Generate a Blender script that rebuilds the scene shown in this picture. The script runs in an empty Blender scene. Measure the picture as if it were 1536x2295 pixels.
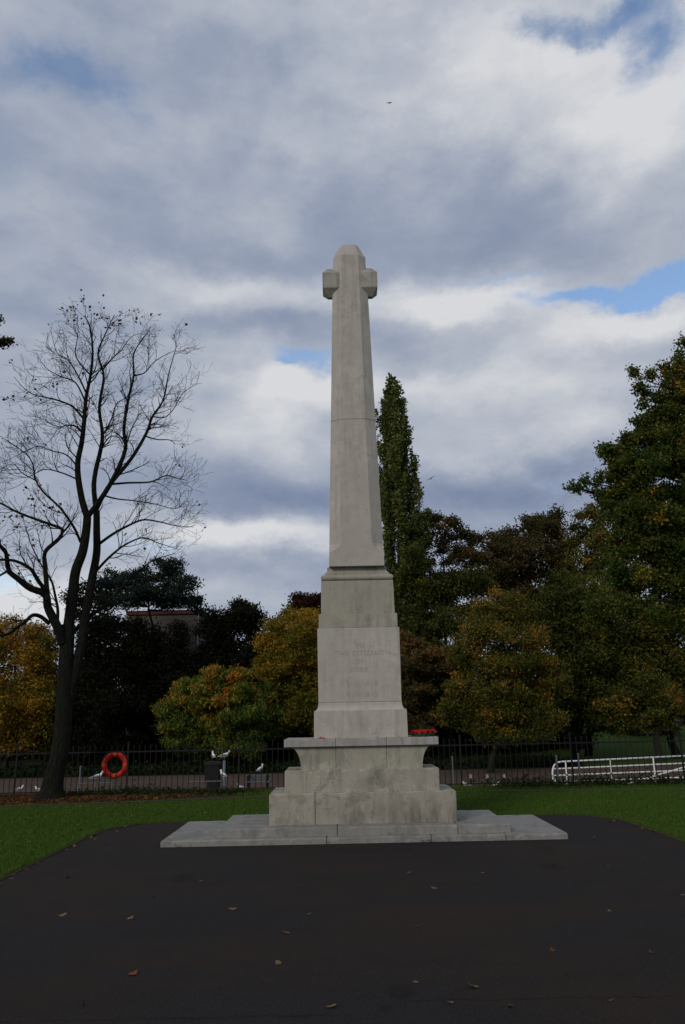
import bpy, bmesh, math, random
import numpy as np
from mathutils import Vector, Matrix
random.seed(7); rng = np.random.default_rng(7)
scene = bpy.context.scene
R = math.radians

# ------------------------------------------------------------------ camera
F = 1758.0; EYE = 1.7                       # focal length in photo pixels, eye height
def cam_matrix(roll=1.12, vp=(765, 1598)):
    v = np.array([(vp[0]-768)/F, -(vp[1]-1147.5)/F, -1.0]); v /= np.linalg.norm(v)
    r = R(roll); w = (-math.sin(r)*v[0]+math.cos(r)*v[1])/-v[2]
    u = np.array([-math.sin(r), math.cos(r), w]); u /= np.linalg.norm(u)
    return np.array([np.cross(v, u), v, u])
M = cam_matrix()
CAM = np.array([0.0, 0.0, EYE])
def ray(px, py): return M @ np.array([(px-768)/F, -(py-1147.5)/F, -1.0])
def at(px, py, Y):
    d = ray(px, py); return CAM + d*(Y/d[1])
def onz(px, py, Z=0.0):
    d = ray(px, py); return CAM + d*((Z-EYE)/d[2])
def ppm(Y): return F/Y                      # roughly photo pixels per metre at depth Y
cd = bpy.data.cameras.new('camera'); co = bpy.data.objects.new('camera', cd)
scene.collection.objects.link(co); scene.camera = co
cd.sensor_fit = 'VERTICAL'; cd.sensor_height = 24.0; cd.lens = F/2295*24.0
cd.clip_start = 0.1; cd.clip_end = 2000
mw = Matrix.Identity(4)
for i in range(3):
    for j in range(3): mw[i][j] = M[i, j]
mw.translation = Vector(CAM); co.matrix_world = mw

# ------------------------------------------------------------------ view
scene.view_settings.view_transform = 'Standard'; scene.view_settings.look = 'None'
scene.view_settings.exposure = 0.0; scene.view_settings.gamma = 1.0
scene.render.engine = 'CYCLES'

# ------------------------------------------------------------------ node helper
class NT:
    def __init__(s, nt): s.nt = nt; s.n = nt.nodes; s.l = nt.links
    def new(s, t, **kw):
        n = s.n.new(t)
        for k, v in kw.items(): setattr(n, k, v)
        return n
    def set(s, sock, val):
        if isinstance(val, bpy.types.NodeSocket): s.l.new(val, sock)
        elif val is not None:
            if sock.type == 'RGBA' and len(val) == 3: val = (*val, 1)
            sock.default_value = val
    def math(s, op, a, b=None, c=None, clamp=False):
        n = s.new('ShaderNodeMath', operation=op, use_clamp=clamp)
        s.set(n.inputs[0], a)
        if b is not None: s.set(n.inputs[1], b)
        if c is not None: s.set(n.inputs[2], c)
        return n.outputs[0]
    def mix(s, f, a, b, blend='MIX'):
        n = s.new('ShaderNodeMix', data_type='RGBA', blend_type=blend)
        s.set(n.inputs[0], f); s.set(n.inputs[6], a); s.set(n.inputs[7], b)
        return n.outputs[2]
    def noise(s, vec, scale, detail=4, rough=.55, dist=0.0):
        n = s.new('ShaderNodeTexNoise'); s.set(n.inputs['Vector'], vec)
        n.inputs['Scale'].default_value = scale; n.inputs['Detail'].default_value = detail
        n.inputs['Roughness'].default_value = rough; n.inputs['Distortion'].default_value = dist
        return n.outputs[0], n.outputs[1]
    def ramp(s, f, stops, interp='LINEAR'):
        n = s.new('ShaderNodeValToRGB'); s.set(n.inputs[0], f); cr = n.color_ramp; cr.interpolation = interp
        while len(cr.elements) < len(stops): cr.elements.new(0.5)
        for e, (p, c) in zip(cr.elements, stops):
            e.position = p; e.color = (*c, 1) if hasattr(c, '__len__') else (c, c, c, 1)
        return n.outputs[0]
    def mapr(s, v, a, b, c=0.0, d=1.0, smooth=False):
        n = s.new('ShaderNodeMapRange'); n.interpolation_type = 'SMOOTHSTEP' if smooth else 'LINEAR'
        s.set(n.inputs[0], v)
        for i, x in zip((1, 2, 3, 4), (a, b, c, d)): n.inputs[i].default_value = x
        return n.outputs[0]
    def comb(s, x, y, z=0.0):
        n = s.new('ShaderNodeCombineXYZ')
        for i, q in enumerate((x, y, z)): s.set(n.inputs[i], q)
        return n.outputs[0]
    def sep(s, v):
        n = s.new('ShaderNodeSeparateXYZ'); s.set(n.inputs[0], v); return n.outputs
    def vmath(s, op, a, b=None):
        n = s.new('ShaderNodeVectorMath', operation=op); s.set(n.inputs[0], a)
        if b is not None: s.set(n.inputs[1], b)
        return n.outputs[0]

# ------------------------------------------------------------------ sky and sun
SUN_EL, SUN_AZ = 27.0, 212.0                 # azimuth clockwise from +Y: behind the camera, to its left
SKY_STRENGTH = 0.10
world = bpy.data.worlds.new('World'); scene.world = world; world.use_nodes = True
W = NT(world.node_tree); W.n.clear()
def azel(px, py):
    d = ray(px, py); d = d/np.linalg.norm(d)
    return math.atan2(d[0], d[1]), math.asin(d[2])
tc = W.new('ShaderNodeTexCoord'); dirv = W.vmath('NORMALIZE', tc.outputs['Generated'])
dx, dy, dz = W.sep(dirv)[0:3]
az0 = W.math('ARCTAN2', dx, dy); el0 = W.math('ARCSINE', dz)
# cloud deck coordinates: the layer stretches out towards the horizon
den = W.math('ADD', W.math('MAXIMUM', dz, 0.0), 0.16)
plane = W.comb(W.math('DIVIDE', dx, den), W.math('DIVIDE', dy, den))
_, wc = W.noise(W.comb(az0, W.math('MULTIPLY', el0, 1.5)), 3.5, 9, .62)
ws = W.sep(wc)
az = W.math('ADD', az0, W.math('MULTIPLY', W.math('SUBTRACT', ws[0], .5), .30))
el = W.math('ADD', el0, W.math('MULTIPLY', W.math('SUBTRACT', ws[1], .5), .17))
def blob(px, py, rx, ry, amp, A=az, E=el, tilt=0.0):
    a, e = azel(px, py); sa = rx/F/math.cos(e); se = ry/F
    x = W.math('SUBTRACT', A, a); y = W.math('SUBTRACT', E, e)
    if tilt: y = W.math('ADD', y, W.math('MULTIPLY', x, tilt))
    x = W.math('MULTIPLY', x, 1/sa); y = W.math('MULTIPLY', y, 1/se)
    q = W.math('ADD', W.math('MULTIPLY', x, x), W.math('MULTIPLY', y, y))
    return W.math('MULTIPLY', W.math('EXPONENT', W.math('MULTIPLY', q, -1.0)), amp)
def total(lst):
    s = lst[0]
    for q in lst[1:]: s = W.math('ADD', s, q)
    return s
bright_blobs = [
    (1300, 150, 330, 150, .34), (1000, 60, 260, 110, .22), (1500, 300, 200, 130, .30), (1180, 330, 260, 90, .12),
    (330, 40, 260, 80, .08), (90, 440, 110, 70, .16), (700, 300, 200, 80, .10),
    (1120, 430, 420, 75, -.18), (760, 560, 520, 60, -.16), (520, 120, 300, 60, -.08), (40, 330, 110, 120, -.12),
    (420, 600, 240, 55, .14), (560, 650, 200, 50, .18), (1050, 665, 330, 55, .42), (1450, 690, 220, 45, .52), (1200, 655, 200, 20, .15),
    (620, 740, 260, 40, -.20), (150, 720, 220, 90, .04), (500, 800, 160, 35, .10),
    (640, 890, 180, 50, .50), (540, 960, 200, 70, .26), (1100, 850, 300, 60, .42), (1040, 990, 260, 60, .20), (1300, 930, 160, 60, .14),
    (600, 1110, 420, 48, -.24), (1150, 1100, 420, 56, -.24), (250, 1060, 300, 60, -.10),
    (560, 1215, 260, 46, .55), (100, 1330, 200, 60, .45), (470, 1190, 90, 20, .2), (650, 1290, 300, 30, -.12), (600, 1350, 400, 40, .18)]
clear_blobs = [
    (130, 130, 110, 70, .60), (250, 160, 130, 50, .42), (20, 330, 90, 90, .35), (1500, 70, 75, 70, .85), (1340, 8, 190, 34, .85), (1400, 622, 210, 26, 1.35), (1150, 600, 160, 22, .55), (1480, 610, 90, 30, .3),
    (690, 826, 110, 26, 1.0), (1050, 800, 160, 16, .35), (620, 845, 40, 9, .6), (960, 880, 50, 12, .35), (20, 560, 60, 60, .22), (330, 1240, 220, 26, .35), (60, 1290, 110, 26, .5), (1250, 1090, 200, 50, .16)]
nb1, _ = W.noise(plane, 1.3, 5, .5, .1)
nb2, _ = W.noise(W.comb(az0, W.math('MULTIPLY', el0, 2.3)), 5.0, 10, .56, .0)
nb4 = W.new('ShaderNodeTexVoronoi'); nb4.feature = 'SMOOTH_F1'; nb4.inputs['Scale'].default_value = 9; W.l.new(W.comb(az, W.math('MULTIPLY', el, 2.0)), nb4.inputs['Vector']); nb4 = nb4.outputs['Distance']
nb3, _ = W.noise(W.comb(az0, W.math('MULTIPLY', el0, 1.9)), 17, 9, .60)
bb = total([blob(*b) for b in bright_blobs])
lit = total([bb, W.math('MULTIPLY', W.math('SUBTRACT', nb1, .5), .30), W.math('MULTIPLY', W.math('SUBTRACT', nb2, .5), .50),
             W.math('MULTIPLY', W.math('SUBTRACT', nb3, .5), .30), W.math('MULTIPLY', W.math('SUBTRACT', .38, nb4), .22)])
lit = W.math('ADD', lit, .54, clamp=True)
cb = total([blob(*b) for b in clear_blobs])
clear = W.mapr(W.math('ADD', W.math('MULTIPLY', cb, 1.0), W.math('ADD', W.math('MULTIPLY', W.math('SUBTRACT', nb2, .5), .9), W.math('MULTIPLY', W.math('SUBTRACT', nb3, .5), .9))), .15, 1.1, 0, 1, True)
cloud = W.ramp(lit, [(0.0, (.165, .215, .345)), (.22, (.235, .285, .405)), (.45, (.315, .365, .472)), (.70, (.465, .50, .575)), (1.0, (.70, .71, .735))])
ck = W.new('ShaderNodeMix', data_type='RGBA', blend_type='MULTIPLY'); ck.inputs[0].default_value = 1
W.l.new(cloud, ck.inputs[6]); ck.inputs[7].default_value = (.97/SKY_STRENGTH, .97/SKY_STRENGTH, .97/SKY_STRENGTH, 1); ck.clamp_result = False
sky = W.new('ShaderNodeTexSky', sky_type='NISHITA'); sky.sun_disc = False
sky.sun_elevation = R(SUN_EL); sky.sun_rotation = R(SUN_AZ); sky.air_density = 1.0; sky.dust_density = .6; sky.ozone_density = 1.6
blue = W.new('ShaderNodeVectorMath', operation='SCALE'); W.l.new(sky.outputs[0], blue.inputs[0]); blue.inputs['Scale'].default_value = 1.8
skyout = W.mix(clear, ck.outputs[2], blue.outputs[0])
bg = W.new('ShaderNodeBackground'); W.l.new(skyout, bg.inputs[0]); bg.inputs[1].default_value = SKY_STRENGTH
wo = W.new('ShaderNodeOutputWorld'); W.l.new(bg.outputs[0], wo.inputs[0])
world.cycles.sampling_method = 'MANUAL'; world.cycles.sample_map_resolution = 512

sl = bpy.data.lights.new('sun', 'SUN'); sl.energy = 1.25; sl.angle = R(16); sl.color = (1.0, .90, .77)
so = bpy.data.objects.new('sun', sl); scene.collection.objects.link(so)
sd = Vector((math.sin(R(SUN_AZ))*math.cos(R(SUN_EL)), math.cos(R(SUN_AZ))*math.cos(R(SUN_EL)), math.sin(R(SUN_EL))))
so.rotation_euler = sd.to_track_quat('Z', 'Y').to_euler(); so.location = (-6, -9, 9)

# ------------------------------------------------------------------ object helpers
col = scene.collection
def tag(o, label=None, cat=None, group=None, kind=None):
    if label: o['label'] = label
    if cat: o['category'] = cat
    if group: o['group'] = group
    if kind: o['kind'] = kind
    return o
def empty(name, loc, label=None, cat=None, group=None):
    o = bpy.data.objects.new(name, None); col.objects.link(o); o.location = Vector([float(q) for q in loc]); o.empty_display_size = .2
    return tag(o, label, cat, group)
def root_loc(p):
    v = Vector((0, 0, 0))
    while p: v += p.location; p = p.parent
    return v
def obj(name, vf, mat, parent=None, bevel=0, smooth=False, local=False):
    """vf=(verts,faces) in world space (or local to parent when local)."""
    me = bpy.data.meshes.new(name)
    vs = np.asarray(vf[0], dtype=float).reshape(-1, 3)
    if parent is not None and not local: vs = vs - np.array(root_loc(parent))
    me.from_pydata(vs.tolist(), [], [list(map(int, f)) for f in vf[1]]); me.update()
    me.materials.append(mat)
    if smooth: me.polygons.foreach_set('use_smooth', [True]*len(me.polygons))
    o = bpy.data.objects.new(name, me); col.objects.link(o)
    if parent is not None: o.parent = parent
    if bevel:
        b = o.modifiers.new('bevel', 'BEVEL'); b.width = bevel; b.segments = 2; b.limit_method = 'ANGLE'; b.angle_limit = R(25)
    return o
def copy_tree(o, parent=None):
    c = o.copy(); col.objects.link(c)
    if parent is not None: c.parent = parent
    for ch in list(o.children): copy_tree(ch, c)
    return c
def join(*vfs):
    V, Fs = [], []
    for v, f in vfs:
        k = len(V); V += [tuple(q) for q in v]; Fs += [[i+k for i in ff] for ff in f]
    return V, Fs
def box(x0, x1, y0, y1, z0, z1):
    v = [(x0,y0,z0),(x1,y0,z0),(x1,y1,z0),(x0,y1,z0),(x0,y0,z1),(x1,y0,z1),(x1,y1,z1),(x0,y1,z1)]
    return v, [(0,3,2,1),(4,5,6,7),(0,1,5,4),(1,2,6,5),(2,3,7,6),(3,0,4,7)]
def loft(rings, cap=True):
    n = len(rings[0]); V = [p for r in rings for p in r]; Fs = []
    for k in range(len(rings)-1):
        for i in range(n):
            j = (i+1) % n; Fs.append((k*n+i, k*n+j, (k+1)*n+j, (k+1)*n+i))
    if cap: Fs.append(tuple(range(n-1, -1, -1))); Fs.append(tuple((len(rings)-1)*n+i for i in range(n)))
    return V, Fs
def tube(pts, rad, sides=6, cap=True):
    pts = [np.asarray(p, float) for p in pts]
    if not hasattr(rad, '__len__'): rad = [rad]*len(pts)
    rings = []; up = np.array([0.13, 0.31, 0.94]); prev = None
    for i, p in enumerate(pts):
        t = pts[min(i+1, len(pts)-1)] - pts[max(i-1, 0)]; t = t/(np.linalg.norm(t)+1e-9)
        a = (up if abs(t@up) < .95 else np.array([1., 0, 0])) if prev is None else prev
        a = a - t*(a@t); a /= np.linalg.norm(a)+1e-9; prev = a; b = np.cross(t, a)
        rings.append([tuple(p + rad[i]*(a*math.cos(2*math.pi*k/sides) + b*math.sin(2*math.pi*k/sides))) for k in range(sides)])
    return loft(rings, cap)
def rod(a, b, r, sides=8): return tube([a, b], r, sides)
def lathe(prof, c, n=24):
    rings = [[(c[0]+r*math.cos(2*math.pi*k/n), c[1]+r*math.sin(2*math.pi*k/n), c[2]+z) for k in range(n)] for r, z in prof]
    return loft(rings)
def big_mesh(name, V, Q, mat, parent=None, fattr=None, smooth=False):
    """fast numpy mesh: V (n,3) world, Q (m,k) faces of equal size."""
    me = bpy.data.meshes.new(name); V = np.asarray(V, np.float32)
    if parent is not None: V = V - np.array(root_loc(parent), np.float32)
    Q = np.asarray(Q, np.int32); m, k = Q.shape
    me.vertices.add(len(V)); me.vertices.foreach_set('co', V.ravel())
    me.loops.add(m*k); me.loops.foreach_set('vertex_index', Q.ravel())
    me.polygons.add(m); me.polygons.foreach_set('loop_start', np.arange(0, m*k, k, dtype=np.int32))
    try: me.polygons.foreach_set('loop_total', np.full(m, k, np.int32))
    except Exception: pass
    me.update(calc_edges=True)
    if smooth: me.polygons.foreach_set('use_smooth', np.ones(m, bool))
    if fattr is not None:
        a = me.attributes.new('v', 'FLOAT', 'FACE'); a.data.foreach_set('value', np.asarray(fattr, np.float32))
    me.materials.append(mat)
    o = bpy.data.objects.new(name, me); col.objects.link(o)
    if parent is not None: o.parent = parent
    return o

# ------------------------------------------------------------------ materials
def new_mat(name):
    m = bpy.data.materials.new(name); m.use_nodes = True; n = NT(m.node_tree)
    p = m.node_tree.nodes['Principled BSDF']; return m, n, p
def bump(n, p, h, strength, dist=.01):
    b = n.new('ShaderNodeBump'); b.inputs['Strength'].default_value = strength; b.inputs['Distance'].default_value = dist
    n.set(b.inputs['Height'], h); n.l.new(b.outputs[0], p.inputs['Normal'])
def wpos(n): return n.new('ShaderNodeNewGeometry').outputs['Position']
def bark_mat(name, c):
    m, n, p = new_mat(name); P = wpos(n); x = n.sep(P); v = n.comb(n.math('MULTIPLY', x[0], 3.2), n.math('MULTIPLY', x[1], 3.2), x[2])
    a, _ = n.noise(v, 7, 6, .62, .4); b, _ = n.noise(P, 2.3, 4)
    n.set(p.inputs['Base Color'], n.mix(n.mapr(a, .35, .65), tuple(q*.5 for q in c), n.mix(n.mapr(b, .4, .65), tuple(q*1.4 for q in c), (c[0]*1.1, c[1]*1.6, c[2]*1.1))))
    p.inputs['Roughness'].default_value = .95; p.inputs['Specular IOR Level'].default_value = .1; bump(n, p, a, 1.0, .05); return m
def plain(name, c, rough=.6, metal=0.0, var=.15, scale=20):
    m, n, p = new_mat(name); P = wpos(n); a, _ = n.noise(P, scale, 4)
    n.set(p.inputs['Base Color'], n.mix(n.mapr(a, .3, .7), tuple(x*(1-var) for x in c), tuple(min(1, x*(1+var)) for x in c)))
    p.inputs['Roughness'].default_value = rough; p.inputs['Metallic'].default_value = metal
    p.inputs['Specular IOR Level'].default_value = .3
    return m
def stone(name, base, grime, gamount=.5, pit=.5, streaks=1.0, roughpatch=0.0, low=None):
    m, n, p = new_mat(name); P = wpos(n)
    big, _ = n.noise(P, 1.7, 6, .6); mid, _ = n.noise(P, 7, 7, .65); fine, _ = n.noise(P, 70, 4, .6); sp, _ = n.noise(P, 26, 5, .62)
    xyz = n.sep(P)
    stv = n.comb(n.math('MULTIPLY', xyz[0], 13.0), n.math('MULTIPLY', xyz[1], 13.0), n.math('MULTIPLY', xyz[2], 1.0))
    streak, _ = n.noise(stv, 1.0, 5, .62)
    c = n.mix(n.mapr(big, .30, .70), tuple(x*.86 for x in base), tuple(min(1, x*1.10) for x in base))
    c = n.mix(n.mapr(mid, .42, .62, 0, .30), c, (base[0]*.80, base[1]*.80, base[2]*.74))
    g = n.math('MULTIPLY', n.mapr(streak, .44, .68, 0, 1, True), n.mapr(big, .35, .62, .25, 1), clamp=True)
    c = n.mix(n.math('MULTIPLY', g, gamount*streaks), c, grime)
    blot, _ = n.noise(P, 3.4, 8, .68, .6); bl = n.math('MULTIPLY', n.mapr(blot, .45, .60, 0, 1, True), n.mapr(big, .40, .58, .25, 1))
    c = n.mix(n.math('MULTIPLY', bl, gamount*.75), c, tuple(x*1.25 for x in grime))
    if low:
        m1 = n.mapr(n.math('ADD', xyz[2], n.math('MULTIPLY', blot, .35)), low[0]+.17, low[1]+.17, 1, 0, True); m2 = n.mapr(n.math('ADD', xyz[0], n.math('MULTIPLY', big, 1.2)), .0, 1.6, .12, 1)
        sx, _ = n.noise(n.comb(n.math('MULTIPLY', xyz[0], 9.0), xyz[1], n.math('MULTIPLY', xyz[2], 2.0)), 1.0, 6, .66)
        c = n.mix(n.math('MULTIPLY', n.math('MULTIPLY', m1, m2), n.mapr(sx, .36, .60, .1, .85)), c, grime)
    g2 = n.math('MULTIPLY', n.mapr(sp, .56, .66, 0, 1, True), n.mapr(mid, .45, .62, .1, 1), clamp=True)
    c = n.mix(n.math('MULTIPLY', g2, gamount*.8), c, tuple(x*.8 for x in grime))
    vo = n.new('ShaderNodeTexVoronoi'); n.l.new(P, vo.inputs['Vector']); vo.inputs['Scale'].default_value = 15
    pits = n.math('MULTIPLY', n.mapr(vo.outputs['Distance'], .06, .17, 1, 0), n.mapr(mid, .50, .58))
    c = n.mix(n.math('MULTIPLY', pits, pit), c, tuple(x*.45 for x in grime))
    c = n.mix(n.mapr(fine, .35, .65, 0, .16), c, tuple(x*.7 for x in base))
    n.set(p.inputs['Base Color'], c); p.inputs['Roughness'].default_value = .92; p.inputs['Specular IOR Level'].default_value = .15
    h = n.math('ADD', n.math('MULTIPLY', mid, .7), n.math('MULTIPLY', fine, .35)); h = n.math('SUBTRACT', h, n.math('MULTIPLY', pits, .8))
    if roughpatch:
        lump, _ = n.noise(P, 42, 3, .6); h = n.math('ADD', h, n.math('MULTIPLY', n.math('MULTIPLY', lump, n.mapr(big, .45, .6)), roughpatch))
    bump(n, p, h, .55, .012)
    return m
BASE = (.43, .395, .345); GR = (.15, .145, .115)
M_shaft = stone('shaft_stone', (.475, .440, .392), GR, .30, .7)
M_die = stone('die_stone', (.49, .458, .408), GR, .35, .3)
M_course = stone('course_stone', (.40, .38, .315), (.13, .13, .10), .6, .35)
M_block = stone('block_stone', (.40, .37, .305), (.105, .105, .088), .8, .6, streaks=.5, roughpatch=2.0, low=(.26, .62))
M_slab = stone('slab_stone', (.38, .36, .335), (.16, .15, .13), .5, .35)
M_step = stone('step_stone', (.275, .265, .245), (.10, .10, .085), .7, .5, streaks=.4, roughpatch=1.0)
M_head = stone('head_stone', (.38, .365, .315), (.11, .115, .085), .6, .5)
M_letter = plain('mortar_shade', (.17, .155, .13), .95); M_carve = plain('carved_letter', (.37, .345, .305), .95)

def asphalt_mat():
    m, n, p = new_mat('asphalt'); P = wpos(n); xyz = n.sep(P)
    big, _ = n.noise(P, .55, 6, .6, .4); mid, _ = n.noise(P, 3.2, 6, .6); fine, _ = n.noise(P, 95, 3, .7); grit, _ = n.noise(P, 260, 2, .6)
    wn, _ = n.noise(n.comb(n.math('MULTIPLY', xyz[0], .35), xyz[1]), 1.1, 7, .62, .6)
    c = n.mix(n.mapr(wn, .43, .58), (.0152, .0138, .0142), (.0235, .0152, .0098))
    c = n.mix(n.mapr(big, .50, .62, 0, .5), c, (.013, .0108, .0095))
    c = n.mix(n.mapr(mid, .5, .7, 0, .5), c, (.0105, .0095, .0090))
    c = n.mix(n.mapr(fine, .44, .70, 0, .8), c, (.038, .033, .030))
    c = n.mix(n.mapr(grit, .60, .70, 0, .85), c, (.085, .075, .068))
    # laying seams and tar patches
    wob, _ = n.noise(P, 4, 3); wob = n.math('MULTIPLY', n.math('SUBTRACT', wob, .5), .10)
    for (axis, pos, lim, sgn, w) in ((1, float(onz(1150, 2243)[1]), float(onz(860, 2243)[0]), 1, .010), (1, float(onz(200, 2290)[1]), float(onz(830, 2290)[0]), -1, .012), (1, float(onz(900, 1986)[1]), 0.0, 1, .010)):
        d = n.math('ABSOLUTE', n.math('ADD', n.math('SUBTRACT', xyz[axis], pos), wob))
        line = n.mapr(d, w*.4, w*1.6, 1, 0)
        side = n.mapr(n.math('MULTIPLY', n.math('SUBTRACT', xyz[0], lim), sgn), 0, .3)
        c = n.mix(n.math('MULTIPLY', n.math('MULTIPLY', line, side), n.mapr(mid, .35, .6, .3, .9)), c, (.010, .009, .009))
    for (px, py, rx, ry) in ((1225, 1905, .16, .30), (1240, 1945, .13, .28), (410, 1968, .13, .3), (900, 2225, .09, .17), (868, 2265, .05, .08)):
        o = onz(px, py); ex = n.math('MULTIPLY', n.math('SUBTRACT', xyz[0], float(o[0])), 1/rx); ey = n.math('MULTIPLY', n.math('SUBTRACT', xyz[1], float(o[1])), 1/ry)
        q = n.math('ADD', n.math('MULTIPLY', ex, ex), n.math('MULTIPLY', ey, ey)); q = n.math('ADD', q, n.math('MULTIPLY', n.math('SUBTRACT', mid, .5), 3.0))
        c = n.mix(n.mapr(q, .2, 1.1, .45, 0), c, (.008, .007, .007))
    n.set(p.inputs['Base Color'], c); p.inputs['Roughness'].default_value = .95; p.inputs['Specular IOR Level'].default_value = .12
    bump(n, p, n.math('ADD', fine, n.math('MULTIPLY', grit, .6)), .7, .006)
    return m
M_asph = asphalt_mat()
def ground_mat(name, a, b, c3, s1=1.2, s2=30):
    m, n, p = new_mat(name); P = wpos(n); x, _ = n.noise(P, s1, 6, .6); y, _ = n.noise(P, s2, 5, .7)
    c = n.mix(n.mapr(x, .35, .65), a, b); c = n.mix(n.mapr(y, .45, .7, 0, .8), c, c3)
    n.set(p.inputs['Base Color'], c); p.inputs['Roughness'].default_value = 1; p.inputs['Specular IOR Level'].default_value = .05
    bump(n, p, y, .8, .02); return m
M_lawn = ground_mat('lawn', (0.0330, 0.0667, 0.0080), (0.0495, 0.0874, 0.0100), (0.0242, 0.0391, 0.0070))
M_soil = ground_mat('leaf_soil', (.035, .020, .012), (.055, .028, .014), (.015, .011, .007))
M_prom = ground_mat('gravel_path', (.090, .066, .050), (.115, .080, .058), (.060, .045, .036), .6, 22)
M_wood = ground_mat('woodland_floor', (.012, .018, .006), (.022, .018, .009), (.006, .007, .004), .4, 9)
M_kerb = plain('kerb_concrete', (.040, .044, .026), .95)
M_edge = plain('edging_timber', (.05, .032, .022), .95)
M_iron = plain('black_iron', (.006, .006, .0065), .7)
M_bark = bark_mat('bark', (.015, .0135, .011))
M_bark2 = bark_mat('bark_brown', (.030, .026, .019))
M_white = plain('white_paint', (.80, .80, .78), .6, 0, .12, 8)
M_greypost = plain('grey_post', (.11, .12, .13), .6)
def leaf_mat(name, stops, trans=.28, rough=.7):
    m, n, p = new_mat(name); a = n.new('ShaderNodeAttribute'); a.attribute_name = 'v'
    c = n.ramp(a.outputs['Fac'], stops)
    n.set(p.inputs['Base Color'], c); p.inputs['Roughness'].default_value = rough; p.inputs['Specular IOR Level'].default_value = .10
    tr = n.new('ShaderNodeBsdfTranslucent'); n.l.new(c, tr.inputs[0]); mx = n.new('ShaderNodeMixShader'); mx.inputs[0].default_value = trans
    n.l.new(p.outputs[0], mx.inputs[1]); n.l.new(tr.outputs[0], mx.inputs[2])
    out = [q for q in n.n if q.type == 'OUTPUT_MATERIAL'][0]; n.l.new(mx.outputs[0], out.inputs[0]); return m
L_yew = leaf_mat('yew_leaf', [(0, (0.0064, 0.0080, 0.0040)), (.6, (0.0112, 0.0128, 0.0056)), (1, (0.0240, 0.0240, 0.0096))])
L_pine = leaf_mat('pine_needle', [(0, (0.0138, 0.0253, 0.0207)), (.6, (0.0253, 0.0437, 0.0322)), (1, (0.0517, 0.0747, 0.0517))])
L_gold = leaf_mat('gold_leaf', [(0, (0.0584, 0.0542, 0.0087)), (.3, (0.1417, 0.1196, 0.0145)), (.6, (0.3168, 0.1835, 0.0203)), (.85, (0.4002, 0.1914, 0.0217)), (1, (0.2168, 0.0798, 0.0174))])
L_goldg = leaf_mat('golden_green_leaf', [(0, (0.0422, 0.0538, 0.0096)), (.35, (0.1152, 0.1190, 0.0160)), (.65, (0.2304, 0.1632, 0.0192)), (1, (0.3840, 0.2112, 0.0288))])
L_sumac = leaf_mat('sumac_leaf', [(0, (0.0397, 0.0738, 0.0173)), (.45, (0.0992, 0.1474, 0.0223)), (.75, (0.2410, 0.2212, 0.0272)), (.93, (0.5670, 0.2212, 0.0272)), (1, (0.6237, 0.1264, 0.0248))])
L_poplar = leaf_mat('poplar_leaf', [(0, (0.0341, 0.0569, 0.0133)), (.5, (0.0875, 0.1139, 0.0267)), (.85, (0.1458, 0.1615, 0.0433)), (1, (0.2430, 0.2279, 0.0834))])
L_brown = leaf_mat('brown_leaf', [(0, (0.0348, 0.0343, 0.0125)), (.5, (0.0710, 0.0608, 0.0205)), (.85, (0.1185, 0.0816, 0.0282)), (1, (0.2052, 0.1142, 0.0314))])
L_olive = leaf_mat('olive_leaf', [(0, (0.0248, 0.0370, 0.0070)), (.4, (0.0595, 0.0741, 0.0141)), (.7, (0.1190, 0.1163, 0.0210)), (.93, (0.2107, 0.1585, 0.0245)), (1, (0.3967, 0.1718, 0.0281))])
L_right = leaf_mat('green_brown_leaf', [(0, (0.0260, 0.0493, 0.0098)), (.45, (0.0563, 0.0888, 0.0146)), (.75, (0.1193, 0.1234, 0.0212)), (.93, (0.2383, 0.1604, 0.0262)), (1, (0.3898, 0.2098, 0.0327))])
L_red = leaf_mat('dark_red_leaf', [(0, (.020, .008, .006)), (.6, (.045, .014, .010)), (1, (.075, .025, .014))])
L_dry = leaf_mat('dry_leaf', [(0, (.06, .028, .010)), (.6, (.14, .065, .022)), (1, (.20, .12, .04))])
L_ivy = leaf_mat('ivy_leaf', [(0, (.008, .016, .005)), (.6, (.020, .036, .010)), (1, (.045, .06, .015))])

# ------------------------------------------------------------------ setting
def ground_z(x, y):
    def ss(a, b, t): t = min(1, max(0, (t-a)/(b-a))); return t*t*(3-2*t)
    z = -1.0*ss(18.95, 19.7, y)
    return z + ss(0, 12, x-4)*max(0, min(y-46, 60))*.085 + max(0, min(y-60, 60))*.01
xs = [-400, -200, -120, -80, -60] + list(np.arange(-48, 49, 2.0)) + [60, 80, 120, 200, 400]
ys = [-60, -20, 0, 10, 18, 18.9] + [18.95+.15*i for i in range(7)] + [21, 25, 30, 35, 40, 44] + list(np.arange(46, 112, 4.0)) + [140, 200, 400, 700]
gv = [(x, y, ground_z(x, y)) for y in ys for x in xs]; nx = len(xs)
gf = [(j*nx+i, j*nx+i+1, (j+1)*nx+i+1, (j+1)*nx+i) for j in range(len(ys)-1) for i in range(nx-1)]
tag(obj('lawn', (gv, gf), M_lawn, smooth=True), kind='structure')
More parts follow.
